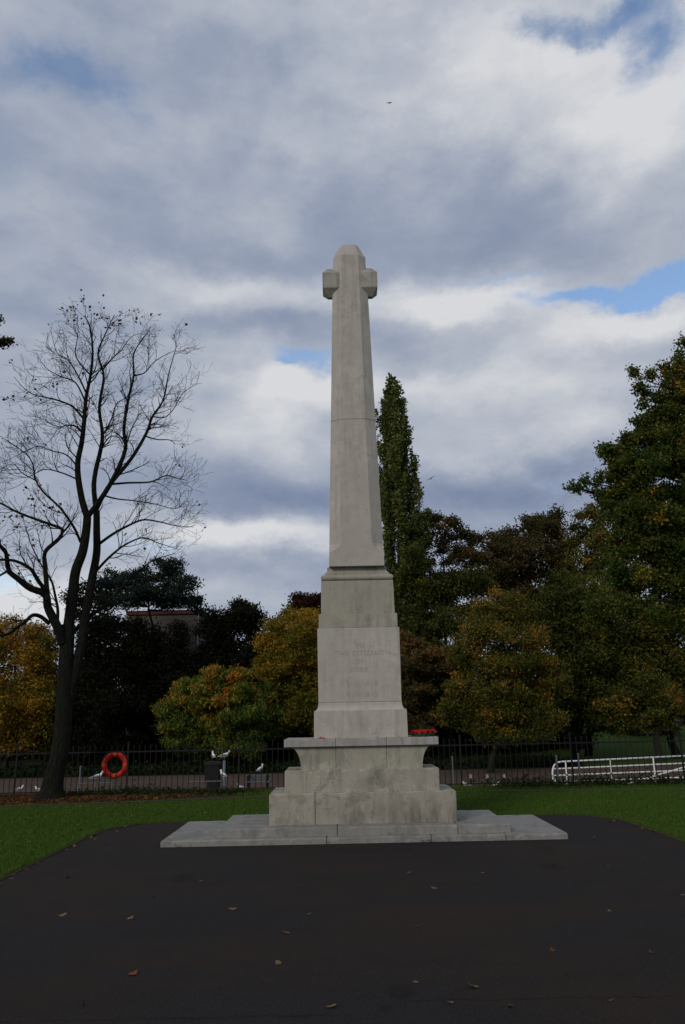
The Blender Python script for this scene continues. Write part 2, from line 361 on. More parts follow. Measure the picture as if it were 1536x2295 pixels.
# tarmac: straight sides, clipped far corners (metres)
AL, AR, AB = -3.75, 4.38, 13.72
asp = [(AL, -12), (AR, -12), (AR, 11.9), (AR-.06, 13.0), (AR-.45, 13.60), (AR-1.0, AB), (AL+1.1, AB), (AL+.45, 13.62), (AL+.05, 13.05), (AL, 12.2)]
tag(obj('tarmac', ([(x, y, .008) for x, y in asp], [list(range(len(asp)))]), M_asph), kind='structure')
def strip(pts, w, h, z0=0.0):
    P = [np.array(p, float) for p in pts]; L, Rr = [], []
    for i, p in enumerate(P):
        t = P[min(i+1, len(P)-1)] - P[max(i-1, 0)]; t /= np.linalg.norm(t); nrm = np.array([-t[1], t[0]])
        L.append(p+nrm*w/2); Rr.append(p-nrm*w/2)
    return loft([[(l[0], l[1], z0-.05), (r[0], r[1], z0-.05), (r[0], r[1], z0+h), (l[0], l[1], z0+h)] for l, r in zip(L, Rr)])
XC0 = .3
edge_pts = [(AR, y) for y in np.arange(-4, 12, .5)] + [asp[3], asp[4], asp[5]] + [(x, AB) for x in np.arange(AR-1.3, AL+1.2, -.5)] + [asp[6], asp[7], asp[8]] + [(AL, y) for y in np.arange(12.2, -4, -.5)]
edge_pts = [(x+random.uniform(-.006, .006), y+random.uniform(-.006, .006)) for x, y in edge_pts]
tag(obj('tarmac_edging', strip(edge_pts, .05, .018), M_edge), kind='structure')
kp = [(-30, 16.4), (-6.8, 16.7), (-4.25, 17.0), (-2.0, 17.55), (2.8, 17.75), (7.1, 17.35), (30, 16.6)]
tag(obj('kerb', strip(kp, .10, .03), M_kerb), kind='structure')
tag(obj('soil_bed', ([(-30, 16.5, .006), (-6.8, 16.8, .006), (-4.25, 17.1, .006), (-2.0, 17.65, .006), (-2.0, 18.9, .006), (-30, 18.9, .006)], [(0, 1, 2, 3, 4, 5)]), M_soil), kind='structure')
tag(obj('promenade', ([(-60, 19.75, -.985), (60, 19.75, -.985), (60, 38.6, -.985), (-60, 39.4, -.985)], [(0, 1, 2, 3)]), M_prom), kind='structure')
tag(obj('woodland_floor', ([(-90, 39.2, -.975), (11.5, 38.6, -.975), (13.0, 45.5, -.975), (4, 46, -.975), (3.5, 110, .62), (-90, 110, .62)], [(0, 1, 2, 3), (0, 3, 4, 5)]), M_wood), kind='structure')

# grass blades over the visible lawn
def in_tarmac(x, y): return (x > AL-.03) & (x < AR+.03) & (y < AB+.03)
N = 330000
gx = rng.uniform(-8.2, 8.6, N); gy = rng.uniform(8.3, 18.9, N)**1.0
vis = (np.abs(gx) < gy*.46+.3) & ~in_tarmac(gx, gy) & ~((gy > 17.3) & (gx < -2.3) & (rng.random(N) < .8)) & ~((gx > -2.5) & (gx < 3) & (gy < 13.6))
gx, gy = gx[vis], gy[vis]; n = len(gx); ang = rng.uniform(0, 2*np.pi, n); hh = rng.uniform(.018, .042, n)*np.where(gy > 17.9, 2.2, 1); wd = rng.uniform(.003, .006, n)
lean = rng.normal(0, .018, (n, 2)); ca, sa = np.cos(ang)*wd, np.sin(ang)*wd
V = np.zeros((n, 3, 3)); V[:, 0] = np.stack([gx-ca, gy-sa, np.zeros(n)], 1); V[:, 1] = np.stack([gx+ca, gy+sa, np.zeros(n)], 1); V[:, 2] = np.stack([gx+lean[:, 0], gy+lean[:, 1], hh], 1)
E2 = []
for k in range(len(edge_pts)-1):
    a_, b_ = np.array(edge_pts[k]), np.array(edge_pts[k+1]); m_ = int(np.linalg.norm(b_-a_)*520); t_ = rng.random(m_)[:, None]
    nr = np.array([-(b_-a_)[1], (b_-a_)[0]]); nr /= np.linalg.norm(nr)+1e-9; nr *= np.sign(nr@(((a_+b_)/2)-np.array([XC0, 8.0])))
    E2.append(a_+(b_-a_)*t_+nr*np.abs(rng.normal(.03, .035, m_))[:, None])
E2 = np.concatenate(E2); m_ = len(E2); a2 = rng.uniform(0, 2*np.pi, m_); h2 = rng.uniform(.03, .075, m_)*(.5+rng.random(m_)); l2 = rng.normal(0, .03, (m_, 2)); V2 = np.zeros((m_, 3, 3))
V2[:, 0] = np.stack([E2[:, 0]-np.cos(a2)*.005, E2[:, 1]-np.sin(a2)*.005, np.zeros(m_)], 1); V2[:, 1] = np.stack([E2[:, 0]+np.cos(a2)*.005, E2[:, 1]+np.sin(a2)*.005, np.zeros(m_)], 1); V2[:, 2] = np.stack([E2[:, 0]+l2[:, 0], E2[:, 1]+l2[:, 1], h2], 1)
V = np.concatenate([V, V2]); n = len(V)
L_grass = leaf_mat('grass_blade', [(0, (0.0396, 0.0779, 0.0090)), (.5, (0.0572, 0.1109, 0.0120)), (1, (0.0935, 0.1475, 0.0220))], .2)
tag(big_mesh('grass', V.reshape(-1, 3), np.arange(n*3).reshape(-1, 3), L_grass, None, rng.random(n)), 'short green lawn grass round the tarmac', 'grass', kind='stuff')

# ------------------------------------------------------------------ leaf clouds
def frames(n, flat=0.0):
    a = rng.normal(size=(n, 3)); a[:, 2] *= (1-flat); a /= np.linalg.norm(a, axis=1)[:, None]
    t = rng.normal(size=(n, 3)); t -= a*(t*a).sum(1)[:, None]*(1.0); t /= np.linalg.norm(t, axis=1)[:, None]
    return a, t
def leaf_quads(C, size, asp=.62, flat=0.0, dirs=None):
    n = len(C); a, t = frames(n, flat)
    if dirs is not None: a = dirs + a*.35; a /= np.linalg.norm(a, axis=1)[:, None]; t -= a*(t*a).sum(1)[:, None]; t /= np.linalg.norm(t, axis=1)[:, None]
    s = (size*rng.uniform(.65, 1.3, n))[:, None]; nn = np.cross(a, t)
    P = np.stack([C-a*s*.5, C+t*s*asp*.5+nn*s*.10, C+a*s*.5, C-t*s*asp*.5+nn*s*.10], 1)
    return P.reshape(-1, 3), np.arange(n*4).reshape(-1, 4)
def limb_path(a, b, sag=.12, k=6, rough=.04):
    a = np.asarray(a, float); b = np.asarray(b, float); L = np.linalg.norm(b-a); out = []
    side = rng.normal(size=3)*L*rough
    for i in range(k+1):
        t = i/k; p = a*(1-t)+b*t; p = p + np.array([0, 0, -1])*L*sag*math.sin(math.pi*t)*.6 + side*math.sin(math.pi*t) + rng.normal(size=3)*L*.012*(0 < i < k)
        out.append(p)
    return out
def tubes_mesh(name, paths, mat, parent):
    VS, QS, k0 = [], [], 0
    for pts, rad, sides in paths:
        P = np.asarray(pts, float); m = len(P)
        T = np.gradient(P, axis=0); T /= np.linalg.norm(T, axis=1)[:, None]+1e-9
        up = np.array([.13, .31, .94]) if abs(T[0]@np.array([.13, .31, .94])) < .93 else np.array([1., 0, 0])
        A = up - T*(T@up)[:, None]; A /= np.linalg.norm(A, axis=1)[:, None]+1e-9; B = np.cross(T, A)
        th = np.arange(sides)*2*np.pi/sides; rr = np.asarray(rad, float)[:, None, None]
        ring = P[:, None, :] + rr*(A[:, None, :]*np.cos(th)[None, :, None] + B[:, None, :]*np.sin(th)[None, :, None])
        VS.append(ring.reshape(-1, 3)); i = np.arange(sides); j = (i+1) % sides
        q = np.concatenate([np.stack([r*sides+i, r*sides+j, (r+1)*sides+j, (r+1)*sides+i], 1) for r in range(m-1)]); QS.append(q+k0); k0 += m*sides
    return big_mesh(name, np.concatenate(VS), np.concatenate(QS), mat, parent, smooth=True)
def tree(name, label, cat, base, lobes, leaf, Y, size=.14, dens=1.0, trunk_r=.16, clus=.45, group=None, bark=None, depth=1.0, trunk_to=None, shell=.55, flat=0.0, limbs=True, vshift=0.0, grow=1.0, asp=.62, rough=4, zs=.36):
    """lobes: (px, py, rx, rz[, v shift]) in photo pixels at depth Y; each becomes a real ellipsoid of leaf clumps, spread in depth too"""
    bx, by, bz = base; root = empty(name, (bx, by, bz), label, cat, group)
    k = 1/ppm(Y); paths = []; Cs = []; Vs = []; ph = rng.uniform(0, 6)
    lc = []
    for L in lobes:
        px, py, rx, rz = L[:4]; c = at(px, py, Y); c[1] += rng.uniform(-.45, .45)*rx*k*depth*(len(lobes) > 3); rx *= grow; rz *= grow; lc.append((c, rx*k, rx*k*depth, rz*k, L[4] if len(L) > 4 else 0))
    top = max(lc, key=lambda q: q[0][2])[0]
    extra = []
    for (c, rx, ry, rz, vs) in lc:
        for _ in range(rough if rx > .35 else 0):
            d = rng.normal(size=3); d /= np.linalg.norm(d); f = rng.uniform(.22, .46); q = c + d*np.array([rx, ry, rz])*rng.uniform(.80, 1.08)
            extra.append((q, rx*f*rng.uniform(.7, 1.3), ry*f, rz*f*rng.uniform(.6, 1.1), vs+rng.normal(0, .10)))
    lc = [(c, rx*.93, ry*.93, rz*.93, vs) for (c, rx, ry, rz, vs) in lc] + extra
    tt = np.array([bx*.35+np.mean([q[0][0] for q in lc])*.65, by, top[2]]) if trunk_to is None else np.array(trunk_to, float)
    tp = limb_path((bx, by, bz-.1), tt, 0, 9, .015); tr = [trunk_r*(1.25 if i == 0 else 1)*(1-.9*i/9) for i in range(10)]
    if limbs: paths.append((tp, tr, 9))
    for li, (c, rx, ry, rz, vs) in enumerate(lc):
        hz = np.clip((c[2]-rz*.6-bz)/(tt[2]-bz), .12, .93); s = tp[0]*(1-hz)+tp[-1]*hz
        if limbs and li < len(lc)-len(extra):
            lp = limb_path(s, c, .10, 5); paths.append((lp, [trunk_r*.42*(1-hz*.5)*(1-.13*i) for i in range(6)], 5))
        vol = 4.19*rx*ry*rz; nc = max(6, int(dens*vol**.78*1.55/(clus**2.0)))
        d = rng.normal(size=(nc, 3)); d /= np.linalg.norm(d, axis=1)[:, None]
        rad = (shell + (1-shell)*rng.random(nc))*rng.uniform(.82, 1.12, nc)*np.where(rng.random(nc) < .35, rng.random(nc)**.5, 1)
        cc = np.array(c) + d*rad[:, None]*np.array([rx, ry, rz])
        if limbs and li < len(lc)-len(extra):
            for q in cc[:: max(1, nc//12)]:
                paths.append((limb_path(c, q + (q-c)*.05, .04, 3), [trunk_r*.13, trunk_r*.10, trunk_r*.06, .008], 3))
        nl = np.maximum(8, rng.normal(40, 10, nc)).astype(int); nl = (nl*rng.choice([.35, 1, 1, 1.3], nc)).astype(int)+3
        rep = np.repeat(np.arange(nc), nl); off = rng.normal(size=(len(rep), 3))*clus*np.array([.52, .52, zs])
        Cs.append(cc[rep]+off)
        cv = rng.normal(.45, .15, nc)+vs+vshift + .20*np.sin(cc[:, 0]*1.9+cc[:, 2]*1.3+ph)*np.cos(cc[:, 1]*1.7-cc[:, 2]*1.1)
        Vs.append(np.clip(cv[rep] + rng.normal(0, .16, len(rep)), 0, 1))
    Cs = np.concatenate(Cs); Vs = np.concatenate(Vs)
    V, Q = leaf_quads(Cs, size, asp, flat)
    if paths: tubes_mesh('trunk', paths, bark or M_bark, root)
    big_mesh('crown', V, Q, leaf, root, Vs)
    return root
def gbase(px, Y, z=None):
    p = at(px, 1700, Y); return (p[0], Y, ground_z(p[0], Y) if z is None else z)

# ------------------------------------------------------------------ the memorial
XC, YC = .283, 12.2
mem = empty('war_memorial', (XC, YC, 0), 'tall pale stone memorial cross with tapering shaft on stepped base in the tarmac', 'war memorial')
G = .0025
def worn(x0, x1, y0, y1, z0, z1, c=.010):
    n = max(3, int((x1-x0)/.045)); xs_ = np.concatenate([[x0], np.linspace(x0+.012, x1-.012, n), [x1]]); rings = []
    def noise1(): 
        a = rng.normal(0, 1, n+2); b = np.convolve(a, [.25, .5, .25], 'same'); chip = (rng.random(n+2) < .05)*rng.uniform(.5, 3.0, n+2)
        return np.clip(c*(.8+.7*b+np.convolve(chip, [.4, 1, .4], 'same')), .002, .05)
    ch = [noise1() for _ in range(4)]; w = [rng.normal(0, .0012, n+2) for _ in range(4)]
    for i, x in enumerate(xs_):
        e = c*1.0 if i in (0, len(xs_)-1) else 0; a, b, d, f = [q[i] for q in ch]
        Y0, Y1, Z0, Z1 = y0+e+w[0][i], y1-e, z0, z1-e+w[1][i]
        rings.append([(x, Y0, Z0), (x, Y1, Z0), (x, Y1, Z1-d), (x, Y1-d, Z1), (x, Y0+a, Z1), (x, Y0, Z1-a)])
    return loft(rings)
def course(name, hw, y0, y1, z0, z1, mat, joints=(), bevel=.012, top_in=0.0, wear=True):
    """a course of blocks butted with fine open joints at the given x positions"""
    xs_ = [-hw]+[j for j in joints]+[hw]; vfs = []
    for a, b in zip(xs_[:-1], xs_[1:]):
        a2 = a + (G if a > -hw else 0); b2 = b - (G if b < hw else 0)
        vfs.append(worn(XC+a2, XC+b2, y0, y1, z0, z1, bevel*.8))
    o = obj(name, join(*vfs), mat, mem)
    if len(xs_) > 2:
        c = obj('mortar', box(XC-hw+.02, XC+hw-.02, y0+.02, y1-.02, z0+.004, z1-.02), M_letter, o); c.matrix_parent_inverse = Matrix.Identity(4)
    return o
ft = lambda px, py, Y: float(at(px, py, Y)[0]-XC)
course('lower_step', 2.73, 11.25, 13.24, -.05, .085, M_step, [ft(733, 1888, 11.25), .9, 1.9], .018)
course('upper_step', 2.0, 11.39, 12.99, .085, .197, M_step, [ft(757, 1862, 11.39), 1.28], .014)
course('plinth_block', 1.318, 11.69, 12.71, .197, .612, M_block, [ft(707, 1810, 11.69)], .014)
course('plinth_block', 1.105, 11.78, 12.62, .612, .915, M_block, [], .014)
# coved seat course: straight front, ends hollowed in a quarter sweep
hw0, hw1, z0, z1 = .875, 1.045, .915, 1.238
prof = []
for i in range(15):
    t = i/14; a = t*math.pi/2; prof.append((hw1-(hw1-hw0)*math.cos(a)**1.0 if False else hw0+(1-math.cos(a))*(hw1-hw0), z0+.02+(z1-z0-.02)*math.sin(a)))
prof = [(hw0, z0)]+prof
def cove(xa, xb):
    rings = []
    for h, z in prof:
        l = -h if xa is None else xa+G; r = h if xb is None else xb-G; ins = .0*(hw1-h)
        rings.append([(XC+l, 11.835+ins, z), (XC+r, 11.835+ins, z), (XC+r, 12.565-ins, z), (XC+l, 12.565-ins, z)])
    return loft(rings)
j1, j2 = ft(753, 1700, 11.83), ft(867, 1700, 11.83)
o = obj('coved_course', join(cove(None, j1), cove(j1, j2), cove(j2, None)), M_course, mem)
obj('mortar', box(XC-.8, XC+.8, 11.86, 12.54, .92, 1.23), M_letter, o)
course('seat_slab', 1.113, 11.765, 12.635, 1.238, 1.343, M_slab, [ft(753, 1665, 11.77), ft(867, 1665, 11.77)], .008)
# pedestal
def rect(hx, hy, z): return [(XC-hx, YC-hy, z), (XC+hx, YC-hy, z), (XC+hx, YC+hy, z), (XC-hx, YC+hy, z)]
rings = [rect(.684, .34, 1.343), rect(.680, .337, 1.73)]
for i in range(9):
    a = i/8*math.pi/2; e = .060*(1-math.sin(a)); rings.append(rect(.618+e, .278+e, 1.735+.100*(1-math.cos(a))))
rings.append(rect(.616, .276, 1.85))
obj('pedestal_base', loft(rings), M_die, mem, bevel=.004)
obj('pedestal_die', loft([rect(.615, .275, 1.851), rect(.622, .274, 2.945)]), M_die, mem, bevel=.010)
obj('pedestal_course', loft([rect(.600, .256, 2.946), rect(.598, .256, 3.160)]), M_course, mem, bevel=.010)
obj('pedestal_course', loft([rect(.563, .228, 3.161), rect(.556, .226, 3.675)]), M_course, mem, bevel=.008)
rings = [rect(.530, .200, 3.676)]
for i in range(11):
    a = -math.pi/2 + math.pi*i/10; rings.append(rect(.512+.046*math.cos(a), .182+.046*math.cos(a), 3.727+.046*math.sin(a)))
rings += [rect(.500, .172, 3.776), rect(.500, .172, 3.800)]
for i in range(7):
    a = i/6*math.pi/2; rings.append(rect(.462+.034*(1-math.sin(a)), .144+.030*(1-math.sin(a)), 3.802+.07*(1-math.cos(a))))
rings += [rect(.462, .144, 3.895), rect(.425, .11, 3.915)]
mo = obj('base_moulding', loft(rings), M_course, mem)
# wait for the shaft: its foot is as deep as the moulding top
def octr(hx, fx, hy, fy, z, cx=None):
    cx = XC if cx is None else cx
    return [(cx-fx, YC-hy, z), (cx+fx, YC-hy, z), (cx+hx, YC-fy, z), (cx+hx, YC+fy, z), (cx+fx, YC+hy, z), (cx-fx, YC+hy, z), (cx-hx, YC+fy, z), (cx-hx, YC-fy, z)]
E_ = 1e-3
sh = [octr(.428, .427, .245, .244, 3.90), octr(.424, .4235, .243, .2425, 4.12), octr(.423, .34, .242, .19, 4.16), octr(.422, .27, .242, .16, 4.20), octr(.421, .240, .241, .125, 4.26)]
obj('shaft', loft(sh+[octr(.367, .196, .213, .105, 6.327)]), M_shaft, mem, bevel=.005)
obj('shaft', loft([octr(.367, .196, .213, .105, 6.332), octr(.312, .166, .186, .09, 8.40), octr(.285, .150, .180, .085, 9.16), octr(.278, .150, .178, .084, 9.365), octr(.150, .105, .09, .05, 9.62)]), M_shaft, mem, bevel=.006)
def arm(s):
    xo = .470; xi = .10
    def rr(ix, iy, z): return [(XC+s*xi, YC-.168+iy, z), (XC+s*(xo-ix), YC-.168+iy, z), (XC+s*(xo-ix), YC+.130-iy, z), (XC+s*xi, YC+.130-iy, z)]
    rs = [rr(.090, .110, 8.620), rr(0, 0, 8.745), rr(0, 0, 9.035), rr(.090, .110, 9.170)]
    if s < 0: rs = [list(reversed(r)) for r in rs]
    return loft(rs)
obj('cross_arm', arm(-1), M_head, mem, bevel=.006); obj('cross_arm', arm(1), M_head, mem, bevel=.006)
# inscription
def letters(txt, px, py, hpx, Y, parent):
    cu = bpy.data.curves.new('t', 'FONT'); cu.body = txt; cu.align_x = 'CENTER'; cu.align_y = 'CENTER'; cu.extrude = .0015
    size = hpx/ppm(Y*1.0)/.70; cu.size = size; cu.space_character = 1.15
    t = bpy.data.objects.new('t', cu); col.objects.link(t); dg = bpy.context.evaluated_depsgraph_get(); dg.update()
    me = bpy.data.meshes.new_from_object(t.evaluated_get(dg)); bpy.data.objects.remove(t)
    p = at(px, py, Y); me.transform(Matrix.Translation(Vector(p) - root_loc(parent)) @ Matrix.Rotation(R(90), 4, 'X'))
    me.materials.clear(); me.materials.append(M_carve); o = bpy.data.objects.new('inscription', me); col.objects.link(o); o.parent = parent; return o
YI = YC-.2757
for txt, px, py, h in (('TO', 806, 1446, 12), ('THE CITIZENS', 806, 1464, 12), ('OF', 806, 1483, 11), ('YORK', 805, 1501, 12), ('1914-1918', 806, 1532, 13), ('1939-1945', 807, 1557, 13)):
    letters(txt, px, py, h*.86, YI-.0008, mem)

# ------------------------------------------------------------------ poppy wreath and poppies
M_red = plain('poppy_red', (.42, .008, .010), .7, 0, .35, 60); M_black = plain('poppy_centre', (.01, .01, .01), .8); M_wgreen = plain('wreath_green', (.012, .04, .015), .9)
def poppy(c, nrm, r):
    c = np.array(c, float); nrm = np.array(nrm, float); nrm /= np.linalg.norm(nrm); a = np.cross(nrm, [.3, .2, .9]); a /= np.linalg.norm(a); b = np.cross(nrm, a); V, Fs = [], []
    for k in range(4):
        th = k*math.pi/2+random.uniform(-.2, .2); d = a*math.cos(th)+b*math.sin(th); e = -a*math.sin(th)+b*math.cos(th); i0 = len(V)
        V += [tuple(c), tuple(c+d*r*.6-e*r*.55+nrm*r*.35), tuple(c+d*r+nrm*r*.45), tuple(c+d*r*.6+e*r*.55+nrm*r*.30)]; Fs.append((i0, i0+1, i0+2, i0+3))
    return V, Fs
wc_ = at(949, 1650, 12.0); wx, wy, wz = float(wc_[0]), 12.02, 1.344
wr = empty('poppy_wreath', (wx, wy, wz), 'red poppy wreath lying at the right end of the stone seat slab', 'wreath')
R0 = .145
ring = [(wx+R0*math.cos(t), wy+R0*.92*math.sin(t), wz+.022) for t in np.linspace(0, 2*math.pi, 29)]
obj('ring', tube(ring, .032, 8), M_wgreen, wr, smooth=True)
pv, bv = [], []
for k in range(46):
    t = k/46*2*math.pi; q = (k % 3-1)*.9; c = np.array([wx+(R0+.030*math.sin(q))*math.cos(t), wy+(R0+.030*math.sin(q))*.92*math.sin(t), wz+.05+.022*math.cos(q)])
    nrm = np.array([math.cos(t)*math.sin(q), math.sin(t)*math.sin(q), math.cos(q)])+rng.normal(size=3)*.25
    pv.append(poppy(c, nrm, .036)); bv.append(tube([c, c+nrm/np.linalg.norm(nrm)*.010], .008, 6))
obj('poppies', join(*pv), M_red, wr); obj('poppy_centres', join(*bv), M_black, wr)
def lone_poppy(px, label):
    p = at(px, 1655, 11.83); r_ = empty('poppy', (p[0], 11.84, 1.345), label, 'poppy')
    obj('petals', join(poppy((p[0], 11.84, 1.355), (.2, -.8, .5), .020), poppy((p[0]+.045, 11.83, 1.352), (-.2, -.6, .7), .016)), M_red, r_)
    obj('stem', rod((p[0]-.03, 11.85, 1.349), (p[0]+.06, 11.86, 1.352), .003), M_wgreen, r_)
lone_poppy(719, 'tiny red poppy lying on the slab against the pedestal left side')

# ------------------------------------------------------------------ fallen leaves
def leaf_shape(curl, lobes=5):
    V = [(0, 0, .006)]; n = lobes*4
    for k in range(n):
        t = k/n*2*math.pi; r = .5*(.62+.38*abs(math.cos(t*lobes/2)))*(.8+.3*math.cos(t)); V.append((r*math.cos(t), r*math.sin(t)*.85, .006+curl*(r*r)*(1.1+.8*math.sin(2*t+1))))
    Fs = [(0, 1+k, 1+(k+1) % n) for k in range(n)]
    i = len(V); V += [(-.35, .01, .02), (-.72, .03, .05), (-.72, .05, .05), (-.35, -.01, .02)]; Fs.append((i, i+1, i+2, i+3)); return V, Fs
M_leafcols = [plain('fallen_leaf_brown', (0.0825, 0.0358, 0.0165), .9, 0, .3, 40), plain('fallen_leaf_tan', (0.1485, 0.0935, 0.0468), .9, 0, .3, 40), plain('fallen_leaf_yellow', (0.1320, 0.0935, 0.0165), .9, 0, .3, 40), plain('fallen_leaf_orange', (0.1320, 0.0468, 0.0138), .9, 0, .3, 40)]
leaf_meshes = []
for i in range(8):
    me = bpy.data.meshes.new('fallen_leaf'); v, f = leaf_shape((.4, .2, .6, .3)[i % 4], (3, 5)[i//4]); me.from_pydata(v, [], f); me.materials.append(M_leafcols[i % 4]); leaf_meshes.append(me)
def drop_leaf(x, y, z, s, kind, label, group):
    o = bpy.data.objects.new('fallen_leaf', leaf_meshes[kind]); col.objects.link(o); o.location = (x, y, z); o.scale = (s, s, s)
    o.rotation_euler = (random.uniform(-.15, .15), random.uniform(-.15, .15), random.uniform(0, 6.28)); tag(o, label, 'leaf', group)
tar = [(138,2052,1),(290,2059,1),(625,2159,1),(296,2184,3),(738,2256,1),(645,2091,3),(525,2037,1),(1065,2212,2),(150,1966,3),(975,1991,1),(189,2251,0),(235,1893,1),(262,1864,1),(300,1864,0),(1240,1920,1),(1365,1940,1),(1443,1922,1),(1367,2042,1),(1368,2243,0),(1012,2247,2),(1081,1956,1),(1332,1877,2),(1324,1844,0),(451,1974,1),(680,1986,3),(60,1948,1),(24,1969,1),(210,1872,0),(1145,2254,0),(932,2200,1),(1528,2006,1),(1240,2131,0),(932,2076,0),(348,2010,0),(690,2050,0),(355,1898,0),(400,1898,3),(1462,2135,0),(915,1956,1)]
for k, (px, py, kd) in enumerate(tar):
    p = onz(px, py, .012); drop_leaf(p[0], p[1], .012, random.uniform(.045, .07) if k > 9 else random.uniform(.08, .10), kd+4*(k % 2), 'small dry curled leaf lying on the dark tarmac', 'leaves on the tarmac')
for k in range(34):
    left = k % 3 > 0; y = random.uniform(8.8, 13.3); x = (AL+abs(random.gauss(.03, .10))) if left else (AR-abs(random.gauss(.03, .12)))
    drop_leaf(x, y, .014, random.uniform(.05, .09), random.randrange(8), 'dry leaf gathered against the %s edge of the tarmac' % ('left' if left else 'right'), 'leaves along the %s tarmac edge' % ('left' if left else 'right'))
for px in (715, 740, 946, 951, 957, 964, 972, 1128, 396, 405):
    p = at(px, 1884-(px-800)*.018, 11.2); drop_leaf(p[0]+random.uniform(-.02, .02), 11.19, .03, .06, random.choice([0, 3]), 'reddish brown leaf caught against the lower step front', 'leaves against the step')
for px in (700, 762, 778, 845, 870, 893):
    p = at(px, 1655, 11.84); drop_leaf(p[0], 11.83, 1.350, .035, random.choice([1, 2]), 'tiny pale leaf scrap on the seat slab by the pedestal foot', 'leaf scraps on the seat slab')
cnt = 0
while cnt < 210:
    y = random.uniform(9.5, 17.6); x = random.uniform(-.47, .5)*y
    if AL-.1 < x < AR+.1 and y < AB+.1: continue
    if random.random() > (.9 if x < 0 else .6): continue
    drop_leaf(x, y, .03, random.uniform(.045, .085), random.randrange(8), 'small fallen leaf lying on the green lawn', 'leaves on the lawn'); cnt += 1
# drift of dead leaves along the fence on the left
N = 9000; lx = rng.uniform(-9, -1.8, N); ly = 18.85 - np.abs(rng.normal(0, .8, N))*np.clip((-1.6-lx)/3.5, .12, 1.15)
ly = np.clip(ly, 16.9, 18.85); keep = rng.random(N) < np.clip((-1.2-lx)/4, .1, 1)
C3 = np.stack([lx, ly, rng.uniform(.012, .05, N)], 1)[keep]
V, Q = leaf_quads(C3, .075, .7, .0, np.concatenate([rng.normal(size=(len(C3), 2)), np.zeros((len(C3), 1))], 1)/1.4)
tag(big_mesh('leaf_litter', V, Q, L_dry, None, np.clip(rng.normal(.32, .25, len(C3)), 0, 1)), 'drift of rusty dead leaves under the bare tree', 'dead leaves', kind='stuff')

# ------------------------------------------------------------------ low plants along the fence foot
def clump(name, label, x, y, w, h, mat, n, group, size=.07):
    r_ = empty(name, (x, y, 0), label, 'plant', group)
    c = rng.normal(size=(n, 3))*np.array([w*.42, .12, h*.30]) + np.array([x, y, h*.42]); c[:, 2] = np.abs(c[:, 2]); c[:, 1] = np.minimum(c[:, 1], 18.8)
    V, Q = leaf_quads(c, size, .5); big_mesh('foliage', V, Q, mat, r_, np.clip(rng.normal(.5, .25, n), 0, 1))
    obj('stems', join(*[rod((x+random.uniform(-w, w)*.3, y, 0), (x+random.uniform(-w, w)*.45, y, h*.7), .004, 4) for _ in range(8)]), M_bark2, r_); return r_
for x in np.arange(-6.2, -1.9, .55):
    clump('low_weed', 'low mixed weeds growing at the fence foot left of the memorial', x+random.uniform(-.1, .1), 18.45, .7, random.uniform(.12, .26), L_ivy, 260, 'weeds left of the memorial')
for x in np.arange(3.7, 9.4, .5):
    clump('low_weed', 'low green weeds growing along the fence foot before the white gate', x+random.uniform(-.1, .1), 18.3, .7, random.uniform(.14, .32), L_ivy, 260, 'weeds right of the memorial')

# ------------------------------------------------------------------ iron fence
FY = 18.95
fx0, fx1 = -9.6, 10.6
fence = empty('iron_fence', (0, FY, 0), 'long low black iron railing fence behind the lawn', 'fence')
ZT = .93
obj('rail', box(fx0, fx1, FY-.009, FY+.009, ZT-.020, ZT+.010), M_iron, fence)
obj('rail', box(fx0, fx1, FY-.010, FY+.010, .060, .085), M_iron, fence)
barv = join(tube([(0, 0, -.02), (0, 0, ZT+.075)], .0085, 5), tube([(0, 0, ZT+.07), (0, 0, ZT+.10), (0, 0, ZT+.15)], [.008, .015, .001], 5))
bx_ = [x for x in np.arange(fx0+.06, fx1, .128)]
order = sorted(bx_, key=lambda x: abs(x-XC) if not (-.9 < x < 1.6) else 99)
near = sorted(order[:100]); rest = order[100:]
b0 = None
for x in near:
    if b0 is None: b0 = obj('bar', barv, M_iron, fence, local=True); ob = b0
    else: ob = b0.copy(); col.objects.link(ob); ob.parent = fence
    ob.location = (x, 0, 0)
o = obj('bars', join(*[([(v[0]+x, v[1]+FY, v[2]) for v in barv[0]], barv[1]) for x in rest]), M_iron, fence); o['kind'] = 'stuff'
for x in np.arange(fx0+2.1, fx1, 2.56):
    obj('post', join(box(x-.017, x+.017, FY-.018, FY+.018, -.03, ZT+.17), tube([(x, FY, ZT+.17), (x, FY, ZT+.20), (x, FY, ZT+.23)], [.02, .028, .004], 8)), M_iron, fence)

# ------------------------------------------------------------------ lifebuoy on its board
RZ = float(at(257, 1715, 19.15)[2]); RX = float(at(257, 1715, 19.15)[0])
M_buoy = plain('lifebuoy_orange', (.72, .018, .006), .5, 0, .10, 12); M_tape = plain('reflective_tape', (.75, .09, .03), .5)
st = empty('lifebuoy_stand', (RX, 19.35, ground_z(RX, 19.35)), 'black post and board that holds the orange lifebuoy', 'stand')
obj('post', box(RX-.035, RX+.035, 19.27, 19.34, -.95, RZ+.05), M_iron, st, bevel=.006)
obj('board', lathe([(.20, 0), (.205, .01), (.205, .03), (.195, .035)], (0, 0, 0), 28), plain('board_dark', (.006, .014, .018), .6), st)
bd = st.children[-1]; bd.data.transform(Matrix.Translation(Vector((RX, 19.25, RZ))-root_loc(st)) @ Matrix.Rotation(R(90), 4, 'X') @ Matrix.Translation(root_loc(st)))
lb = empty('lifebuoy', (RX, 19.17, RZ-.29), 'orange red ring lifebuoy hung behind the railings on the left', 'lifebuoy')
